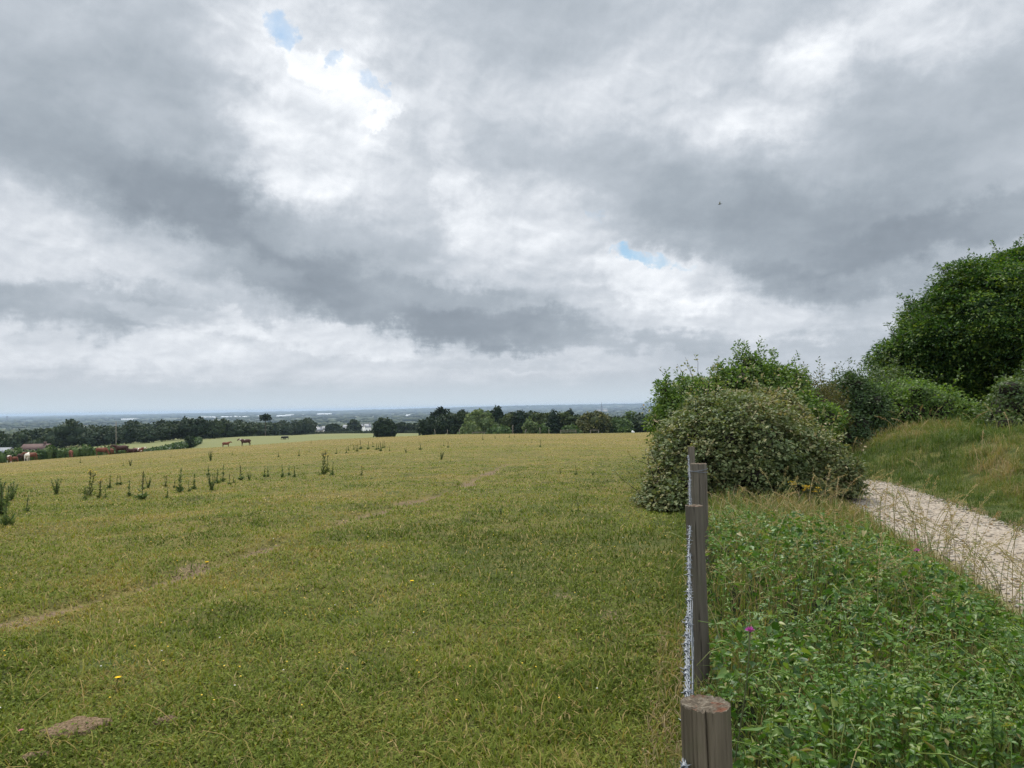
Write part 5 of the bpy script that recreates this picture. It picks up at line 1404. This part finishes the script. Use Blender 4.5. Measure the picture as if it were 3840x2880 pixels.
def wires():
    rng = np.random.default_rng(77)
    PT = [(float(P0[0]), float(P0[1])), P1, P2, P3, P4]
    rs = [.05, .0535, .050, .078, .046]
    def line(h, off=0.):
        pts = []
        for k in range(len(PT)):
            x, y = PT[k]; pts.append((x - FN[0] * (rs[k] + .004 + off), y - FN[1] * (rs[k] + .004 + off), h1(x, y) + h[k] if isinstance(h, (list, tuple)) else h1(x, y) + h))
        return np.array(pts)
    def strand(pts, twist, r, sag, seed, barbs, name, lab):
        rng = np.random.default_rng(seed)
        a = Acc()
        for k in range(len(pts) - 1):
            p, q = pts[k], pts[k + 1]; ln = np.linalg.norm(q - p)
            far = k >= 2
            m = int(ln / (.012 if not far else .05))
            s = np.linspace(0, 1, m)
            C = p + (q - p) * s[:, None]; C[:, 2] -= sag * 4 * s * (1 - s)
            ph = rng.uniform(0, 6.28)
            C[:, 2] += .004 * np.sin(s * ln * 7 + ph) ; C[:, 0] += .0025 * np.sin(s * ln * 5 + ph * 2)
            d = (q - p) / ln; S = unit(np.cross(d, [0, 0, 1.])[None])[0]; U = np.cross(S, d)
            if twist:
                for o_ in (0, math.pi):
                    w = C + (S[None] * np.cos(s * ln * 75 + o_)[:, None] + U[None] * np.sin(s * ln * 75 + o_)[:, None]) * r * 1.25
                    V, f = tube(w, r, 5); a.add(V, f)
            else:
                V, f = tube(C, r, 5); a.add(V, f)
            if barbs:
                nb = int(ln / .10)
                for i in range(nb):
                    t = min(.99, max(.005, (i + .5 + .3 * rng.normal()) / nb)); c = C[int(t * (m - 1))]
                    for w_ in range(3):                            # the wrap of the barb
                        th = np.linspace(0, 6.28, 8); rr = r * 2.7
                        wr = c + d * (w_ - 1) * .0045 + (S[None] * np.cos(th)[:, None] + U[None] * np.sin(th)[:, None]) * rr
                        V, f = tube(wr, r * .95, 4); a.add(V, f)
                    a0 = rng.uniform(0, 6.28)
                    for e in range(4):
                        th = a0 + e * 1.57 + rng.normal() * .25
                        v = S * math.cos(th) + U * math.sin(th) + d * rng.normal() * .25
                        V, f = tube([c + v * .002, c + v * .009, c + v * (.014 + .008 * rng.random())], [r * .8, r * .7, r * .25], 4); a.add(V, f)
        a.V = [v - np.array(FENCE.location) for v in a.V]
        w = a.build(name, M_WIRE, FENCE); w['label'] = lab
    top = pz(757, 684, 1.72) - h1(*P1)
    t2 = pz(524, 692, 4.45) - h1(*P2)
    strand(line([.86, top, t2, t2 + .02, t2]), True, .0024, .012, 1, True, 'barbed_wire', 'top strand of barbed wire')
    strand(line([.66, top - .17, t2 - .17, t2 - .16, t2 - .17], -.001), True, .0024, .015, 2, True, 'barbed_wire', 'second strand of barbed wire')
    # woven stock netting below: plain line wires with upright stay wires between them
    a = Acc(); pts = line([0, 0, 0, 0, 0], -.006)
    for k in range(len(pts) - 1):
        p, q = pts[k], pts[k + 1]; ln = np.linalg.norm(q - p); m = int(ln / (.02 if k < 2 else .06)); t = np.linspace(0, 1, m)
        for i, h in enumerate((.50, .33, .15)):
            C = p + (q - p) * t[:, None]; C[:, 2] += h - .024 * t * (1 - t) + .004 * np.sin(t * ln * 7 + i); C[:, 0] += .003 * np.sin(t * ln * 5 + i * 2)
            V, f = tube(C, .0022, 5); a.add(V, f)
        for i in range(int(ln / .15) if k < 3 else 0):
            c = p + (q - p) * ((i + .5) * .15 / ln); z = np.linspace(.15, .50, 8)
            V, f = tube(np.stack([c[0] + .002 * np.sin(z * 40), np.full(8, c[1]), c[2] + z - .01], 1), .0018, 4); a.add(V, f)
    a.V = [v - np.array(FENCE.location) for v in a.V]
    w = a.build('wire_netting', M_WIRE, FENCE); w['label'] = 'stock netting of thin plain wire below the barbed strands'
    # lashing wire looped round the split post
    a = Acc()
    for zz, til in ((-.06, .012), (-.075, -.008)):
        th = np.linspace(0, 6.3, 40)
        V, f = tube(np.stack([P3[0] + .083 * np.cos(th), P3[1] + .083 * np.sin(th), np.full(40, pz(463.5, 700.5, 7.3) + zz) + til * np.cos(th)], 1), .003, 5); a.add(V, f)
    a.V = [v - np.array(FENCE.location) for v in a.V]
    w = a.build('lashing_wire', M_WIRE, FENCE)
wires()

# ------------------------------------------------------------------ standing weeds in the pasture
M_WEED = foliage('thistle_leaves', [(0, (.044, .076, .022)), (.5, (.088, .125, .040)), (1, (.15, .18, .07))], .2, .55, .3, .25)
M_WEEDP = foliage('ragwort_leaves', [(0, (.050, .075, .020)), (.5, (.095, .115, .034)), (1, (.16, .16, .06))], .25, .55, .3, .25)
M_DOCK = foliage('dock_seeds', [(0, (.060, .050, .020)), (.5, (.105, .085, .036)), (1, (.13, .125, .05))], .15, .7, .2, .25)
M_YEL = foliage('yellow_petals', [(0, (.70, .42, .02)), (1, (.85, .62, .04))], .2, .6, .2)
M_STALK = plain('green_stalk', (.075, .085, .032), .8, .4, 30.)

def weed(kind, seed):
    rng = np.random.default_rng(seed)
    o = empty({'thistle': 'thistle', 'ragwort': 'ragwort', 'dock': 'dock_plant', 'bushy': 'thistle'}[kind], (0, 0, 0))
    st = Acc(); lf = Acc(); fl = Acc()
    stems = {'thistle': 1, 'dock': 1, 'ragwort': 2, 'bushy': 7}[kind]
    for q in range(stems):
        a = rng.uniform(0, 6.28); ln = {'bushy': .32, 'ragwort': .14}.get(kind, .05) * (0 if stems == 1 else 1)
        top = rng.uniform(.75, 1.) if q else 1.
        s = np.linspace(0, 1, 7)
        P = np.stack([math.cos(a) * ln * s + .02 * np.sin(s * 5 + q), math.sin(a) * ln * s, s * top], 1)
        V, f = tube(P, np.linspace(.014, .007, 7), 5); st.add(V, f)
        n = {'thistle': 80, 'dock': 24, 'ragwort': 46, 'bushy': 46}[kind]
        t = rng.random(n) ** (1.0 if kind != 'dock' else 2.2) * (.97 if kind != 'ragwort' else .85)
        C = np.stack([np.interp(t, s, P[:, i]) for i in range(3)], 1)
        b_ = rng.uniform(0, 6.28, n); el_ = rng.uniform(.2, 1.0, n)
        A = np.stack([np.cos(b_) * np.cos(el_), np.sin(b_) * np.cos(el_), np.sin(el_)], 1)
        L = ({'thistle': .17, 'dock': .22, 'ragwort': .14, 'bushy': .16}[kind]) * (1.1 - .65 * t) * rng.uniform(.6, 1.2, n)
        V, Fc, T = scatter(T_OVA, C, A, unit(np.cross(A, rng.normal(size=(n, 3)))), L, L * (.33 if kind != 'dock' else .42), rng.random(n)); lf.add(V, Fc, T)
        if kind in ('thistle', 'ragwort', 'dock') and q == 0:        # rosette and side shoots round the foot
            m = 26; b2 = rng.uniform(0, 6.28, m); e2 = rng.uniform(.1, 1.1, m); A = np.stack([np.cos(b2) * np.cos(e2), np.sin(b2) * np.cos(e2), np.sin(e2)], 1)
            L2 = rng.uniform(.12, .30, m); C2 = np.stack([rng.normal(size=m) * .07, rng.normal(size=m) * .07, rng.random(m) * .12], 1)
            V, Fc, T = scatter(T_OVA, C2, A, unit(np.cross(A, rng.normal(size=(m, 3)))), L2, L2 * .3, rng.random(m)); lf.add(V, Fc, T)
        if kind == 'dock':
            m = 170; t = rng.uniform(.35, 1., m); C = np.stack([np.interp(t, s, P[:, i]) for i in range(3)], 1) + rng.normal(size=(m, 3)) * np.array([.022, .022, .01]) * (1.5 - t)[:, None]
            V, Fc, T = scatter(T_DIA, C, rdir(m, rng), rdir(m, rng), .035, .03, rng.random(m)); fl.add(V, Fc, T)
        if kind == 'ragwort':
            for h in range(12):
                c = P[-1] + np.array([rng.normal() * .07, rng.normal() * .07, rng.normal() * .03 + .03])
                V, f = tube([P[-2], (P[-2] + c) / 2 + np.array([0, 0, -.02]), c], .005, 4); st.add(V, f)
                m = 9; th = np.arange(m) * 6.28 / m; A = np.stack([np.cos(th), np.sin(th), np.full(m, .15)], 1)
                V, Fc, T = scatter(T_DIA, np.repeat(c[None], m, 0), A, np.tile([0, 0, 1.], (m, 1)), .030, .016, rng.random(m)); fl.add(V, Fc, T)
        if kind in ('thistle', 'bushy'):
            for h in range(5 if kind == 'thistle' else 2):
                c = P[-1] + rng.normal(size=3) * .03; V, f = lump(c, (.022, .022, .03), rng, .3, True); lf.add(V, f, .8)
    st.build('stem', M_STALK, o); lf.build('leaves', M_WEEDP if kind == 'ragwort' else M_WEED, o)
    if fl.n: fl.build('flower_head' if kind == 'ragwort' else 'seed_spike', M_YEL if kind == 'ragwort' else M_DOCK, o)
    return o

def zA(L, x0=0, y0=1700, k=1.7015): return [((x / k + x0) / 3.75, (y / k + y0) / 3.75, h / k / 3.75, kd, lab) for x, y, h, kd, lab in L]
def zB(L, x0=800, y0=1450, k=2.304): return zA(L, x0, y0, k)
G1 = 'thin thistle spike in the weed row across the left of the pasture'
G2 = 'thin dock spike in the loose weed group near the centre of the pasture'
G3 = 'slender weed stalk standing alone on the dry upper pasture'
WEEDS = zA([
    (8, 400, 220, 'bushy', 'tall leafy thistle cut by the left edge of the pasture'), (40, 462, 240, 'thistle', 'tallest thistle on a bare stem at the left edge'), (72, 300, 105, 'bushy', 'leafy thistle just right of the left edge thistles'),
    (170, 372, 105, 'thistle', 'pale thin weed right of the left edge thistles'), (360, 265, 105, 'bushy', 'dense dark bushy thistle standing alone on the left'), (572, 272, 158, 'ragwort', 'tallest pale ragwort at the left end of the weed row'),
    (545, 300, 80, 'thistle', G1), (640, 288, 120, 'ragwort', 'pale ragwort with brown leaves right of the tallest ragwort'), (672, 290, 70, 'thistle', G1), (700, 222, 82, 'thistle', 'short thistle behind the two pale ragworts'),
    (750, 200, 68, 'dock', 'left one of two short docks behind the weed row'), (769, 202, 66, 'dock', 'right one of two short docks behind the weed row'), (828, 275, 100, 'thistle', 'dark thistle just left of the tallest dock'), (906, 294, 178, 'dock', 'tallest darkest dock spike in the weed row'),
    (945, 222, 72, 'bushy', 'small bushy thistle right of the tallest dock'), (1055, 212, 72, 'ragwort', 'ragwort topped with a bright yellow flower head'), (1068, 288, 72, 'thistle', 'small thistle below the yellow ragwort'),
    (1113, 222, 62, 'thistle', G1), (1150, 248, 145, 'thistle', 'tall green thistle right of the yellow ragwort'), (1205, 245, 66, 'thistle', G1), (1240, 232, 100, 'thistle', 'slim thistle right of the tall green one'),
    (1350, 240, 112, 'bushy', 'leafy thistle clump with brown foot in mid row'), (1330, 140, 60, 'thistle', G1), (1385, 192, 84, 'thistle', G1), (1420, 182, 105, 'thistle', 'paired tall thistle behind the leafy clump'), (1465, 202, 72, 'dock', G1.replace('thistle', 'dock')), (1490, 190, 46, 'thistle', G1),
    (1537, 172, 98, 'dock', 'dark dock spike with a yellowish tip in the row'), (1590, 172, 52, 'bushy', 'low leafy weed right of the yellow tipped dock'), (1688, 152, 70, 'thistle', G1), (1708, 150, 62, 'thistle', G1),
    (1800, 152, 82, 'thistle', 'twin stemmed thistle near the right end of the row'), (1845, 140, 66, 'thistle', G1), (1880, 152, 72, 'thistle', G1),
    (2062, 138, 150, 'ragwort', 'tall many stemmed ragwort clump at the right end of the row'), (2085, 120, 110, 'ragwort', 'ragwort leaning on the many stemmed clump'), (2120, 142, 88, 'thistle', 'thistle just right of the many stemmed ragwort'),
    (1345, 48, 62, 'bushy', 'small bushy thistle alone on the upper left pasture'), (1090, 32, 26, 'thistle', G3), (832, 80, 44, 'bushy', 'grey green tuft below the resting cattle'), (785, 82, 30, 'thistle', G3), (512, 62, 34, 'dock', G3), (628, 26, 22, 'dock', G3)]
    ) + zB([
    (1060, 582, 52, 'thistle', 'left one of the short thistles before the central group'), (1093, 572, 22, 'thistle', G3), (1148, 577, 52, 'thistle', G2.replace('dock', 'thistle')), (1167, 552, 46, 'thistle', G2.replace('dock', 'thistle')), (1190, 512, 24, 'dock', G3),
    (1240, 560, 64, 'ragwort', 'pale ragwort in the central weed group'), (1215, 545, 48, 'ragwort', 'small pale ragwort left of the tall central dock'), (1273, 542, 82, 'dock', 'tallest dock of the central weed group'), (1335, 542, 72, 'dock', 'lone dock right of the tallest central one'), (1380, 522, 46, 'dock', G2), (1410, 547, 64, 'dock', G2), (1427, 540, 56, 'dock', G2),
    (1446, 557, 88, 'dock', 'dark dock clump with leafy foot in the central group'), (1465, 532, 64, 'dock', G2), (1480, 527, 58, 'dock', G2), (1522, 555, 38, 'dock', 'last short dock at the right end of the central group'), (1665, 572, 44, 'bushy', 'pale leafy tuft right of the central group'),
    (1790, 545, 70, 'dock', 'single dock on bare stem left of the dark dock clump'), (1855, 477, 20, 'dock', G3), (1990, 512, 38, 'dock', G3), (2028, 527, 56, 'dock', 'slim dock above the squat dark dock clump'), (1970, 630, 76, 'bushy', 'squat dark dock clump alone right of the centre'),
    (1282, 767, 84, 'ragwort', 'ragwort with one yellow tip in the middle pasture'), (740, 602, 60, 'thistle', G3), (828, 562, 32, 'dock', G3), (563, 607, 46, 'thistle', G3), (165, 592, 32, 'thistle', G3), (845, 490, 26, 'ragwort', G3.replace('slender weed stalk', 'yellowish ragwort tuft'))]
    ) + zA([(688, 442, 52, 'dock', G3), (908, 422, 36, 'dock', 'left one of two brown docks near the far trees'), (951, 420, 30, 'dock', 'right one of two brown docks near the far trees'), (790, 432, 26, 'ragwort', 'yellow topped ragwort tuft near the far trees'), (1093, 467, 28, 'dock', G3), (1162, 502, 64, 'dock', 'dock spike below the layered cedar'), (1462, 732, 86, 'dock', 'dock standing in the lush green patch near the bramble bush'), (1600, 738, 26, 'bushy', 'low green weed in the lush patch right of its dock'), (1330, 722, 30, 'bushy', 'low green weed in the lush patch left of its dock'), (1900, 730, 24, 'bushy', 'low green weed tuft nearest the bramble bush')], 1500, 1450, 2.212) + [
    (578, 512, 11, 'dock', 'dock pair in the near pasture left of the bramble bush'), (572, 512, 9, 'thistle', 'small thistle beside the dock pair left of the bramble bush'), (501, 515, 7, 'bushy', 'dark green rosette in the middle of the near pasture')]
PROTO = {}
rw = np.random.default_rng(91)
for px, py, hp, kd, lab in WEEDS:
    x, y, z = on_ground(px, py)
    h = max(hp / 768 * y, .12)
    key = (kd, int(rw.integers(0, 3)))
    if key not in PROTO:
        PROTO[key] = o = weed(kd, 500 + len(PROTO))
    else: o = copy_tree(PROTO[key])
    o.location = (x, y, z - .01); w = h * (.85 if hp < 40 else .68) * rw.uniform(.85, 1.25)
    if kd == 'bushy': w = h * rw.uniform(.75, 1.05)
    o.scale = (w, w, h); o.rotation_euler = (rw.normal() * .05, rw.normal() * .05, rw.uniform(0, 6.28))
    tag(o, lab, {'dock': 'dock plant', 'ragwort': 'ragwort'}.get(kd, 'thistle'), 'tall weeds standing in the pasture')

# ------------------------------------------------------------------ things lying in the turf, flowers in the verge
M_DUNG = plain('dry_dung', (.12, .078, .044), .95, 0, 75., 1., .1, 0, (.30, .215, .135), .03)
def pat(px, py, wp, hp, lab, seed, name='cow_pat'):
    rng = np.random.default_rng(seed)
    x, y, z = on_ground(px, py)
    n, m = 40, 12
    a = np.linspace(0, 6.283, n, endpoint=False); q = np.linspace(1, 0, m)
    rx = wp / 768 * y / 2; ry = rx * hp
    out = 1 + .7 * (fbm(np.cos(a) * 2.5 + seed, np.sin(a) * 2.5, seed) - .5)
    X = np.cos(a)[None] * rx * out[None] * q[:, None]; Yv = np.sin(a)[None] * ry * out[None] * q[:, None]
    prof = .026 * (1 - q ** 2.2)[:, None] * min(1, rx / .12)
    Z = prof + .040 * (fbm(X * 30 + seed, Yv * 30, seed, 4) - .5) * (1 - q ** 6)[:, None] + .011 * min(1, rx / .12)
    Z[0] = -.02
    V = np.stack([X, Yv, Z], -1).reshape(-1, 3)
    i = np.arange(m - 1)[:, None] * n; j = np.arange(n)[None]; j2 = (j + 1) % n
    Q = np.stack([i + j, i + j2, i + n + j2, i + n + j], -1).reshape(-1, 4)
    o = mesh_np(name, V, [Q], M_DUNG, None, None, True)
    o.location = (x, y, z); o.rotation_euler = (0, 0, R(28)); tag(o, lab, 'cow pat', 'dried cow pats in the near pasture')
pat(71, 731, 66, .62, 'large dried crusty brown cow pat in the near left turf', 3)
pat(35, 757, 26, .55, 'small broken cow pat just below the large one', 4)
pat(166, 722, 28, .5, 'small flat dry cow pat right of the large one', 5)

def flower(px, py, label, petals, r, stemh, name='buttercup', lean=.3, on=None, cat='flower'):
    rng = np.random.default_rng(int(px * 7))
    if on is None: x, y, z = on_ground(px, py)
    else:
        p = at(px, on, py); x, y = p[0], p[1]; z = h1(x, y); stemh = p[2] - z
    o = empty(name, (x, y, z), label, cat)
    a = Acc(); s = np.linspace(0, 1, 6)
    P = np.stack([-lean * stemh * (1 - s) ** 1.6, 0 * s, stemh * s ** .8], 1)
    V, f = tube(P, .0022 if on is None else .003, 5); a.add(V, f); a.build('stem', M_STALK, o)
    a = Acc(); c = P[-1]
    n = 14 if name != 'knapweed' else 60
    if name == 'knapweed':
        d = rdir(n, rng); d[:, 2] = np.abs(d[:, 2]) * .9 + .1
        V, Fc, T = scatter(T_DIA, c + d * r * .25, d, rdir(n, rng), r, r * .25, rng.random(n)); a.add(V, Fc, T)
    else:
        th = np.arange(n) * 6.283 / n; A = np.stack([np.cos(th), np.sin(th), np.full(n, .35)], 1)
        V, Fc, T = scatter(T_OVA, np.repeat(c[None], n, 0), A, np.tile([0, -.4, .9], (n, 1)), r, r * .5, rng.random(n)); a.add(V, Fc, T)
    h_ = a.build('flower_head', petals, o)
    a = Acc(); V, f = lump(c - np.array([0, 0, r * .18]), (r * .36, r * .36, r * .36), rng, .1, True); a.add(V, f); a.build('bud', M_STALK, h_)
M_PURP = foliage('purple_petals', [(0, (.30, .045, .28)), (1, (.55, .13, .52))], .25, .6, .2)
M_PINK = foliage('pink_petals', [(0, (.38, .10, .14)), (1, (.55, .22, .26))], .2, .6, .2)
flower(118, 690, 'bright yellow dandelion like flower above the large cow pat', M_YEL, .020, .07, 'hawkbit')
flower(194 + 13, 567, 'yellow flower beside the bare soil patch', M_YEL, .022, .05, 'hawkbit')
flower(412, 587, 'orange yellow flower alone in the middle turf', M_YEL, .020, .05, 'hawkbit')
flower(21, 741, 'pink clover head left of the large cow pat', M_PINK, .013, .05, 'clover')
flower(750, 631, 'magenta knapweed flower in the undergrowth right of the second post', M_PURP, .016, .5, 'knapweed', .15, 3.0)
flower(917, 551, 'dull purple knapweed flower at the edge of the track', M_PURP, .018, .6, 'knapweed', .1, 5.6)

# yellow ragwort at the foot of the bramble
for k, (px, py, Y) in enumerate([(787, 489, 11.3), (800, 493, 11.2), (808, 498, 11.1), (817, 500, 11.)]):
    o = weed('ragwort', 900 + k)
    x = at(px, Y)[0]; zt = at(px, Y, py - 6)[2]; z = h1(x, Y)
    h = max(zt - z, .35); o.location = (x, Y, z); o.scale = (h * 1.1, h * 1.1, h); o.rotation_euler = (0, 0, k)
    tag(o, ['leftmost orange yellow ragwort at the foot of the bramble', 'second orange yellow ragwort from the left at the bramble foot', 'third orange yellow ragwort from the left at the bramble foot', 'rightmost orange yellow ragwort at the foot of the bramble'][k], 'ragwort', 'yellow ragwort at the foot of the bramble')
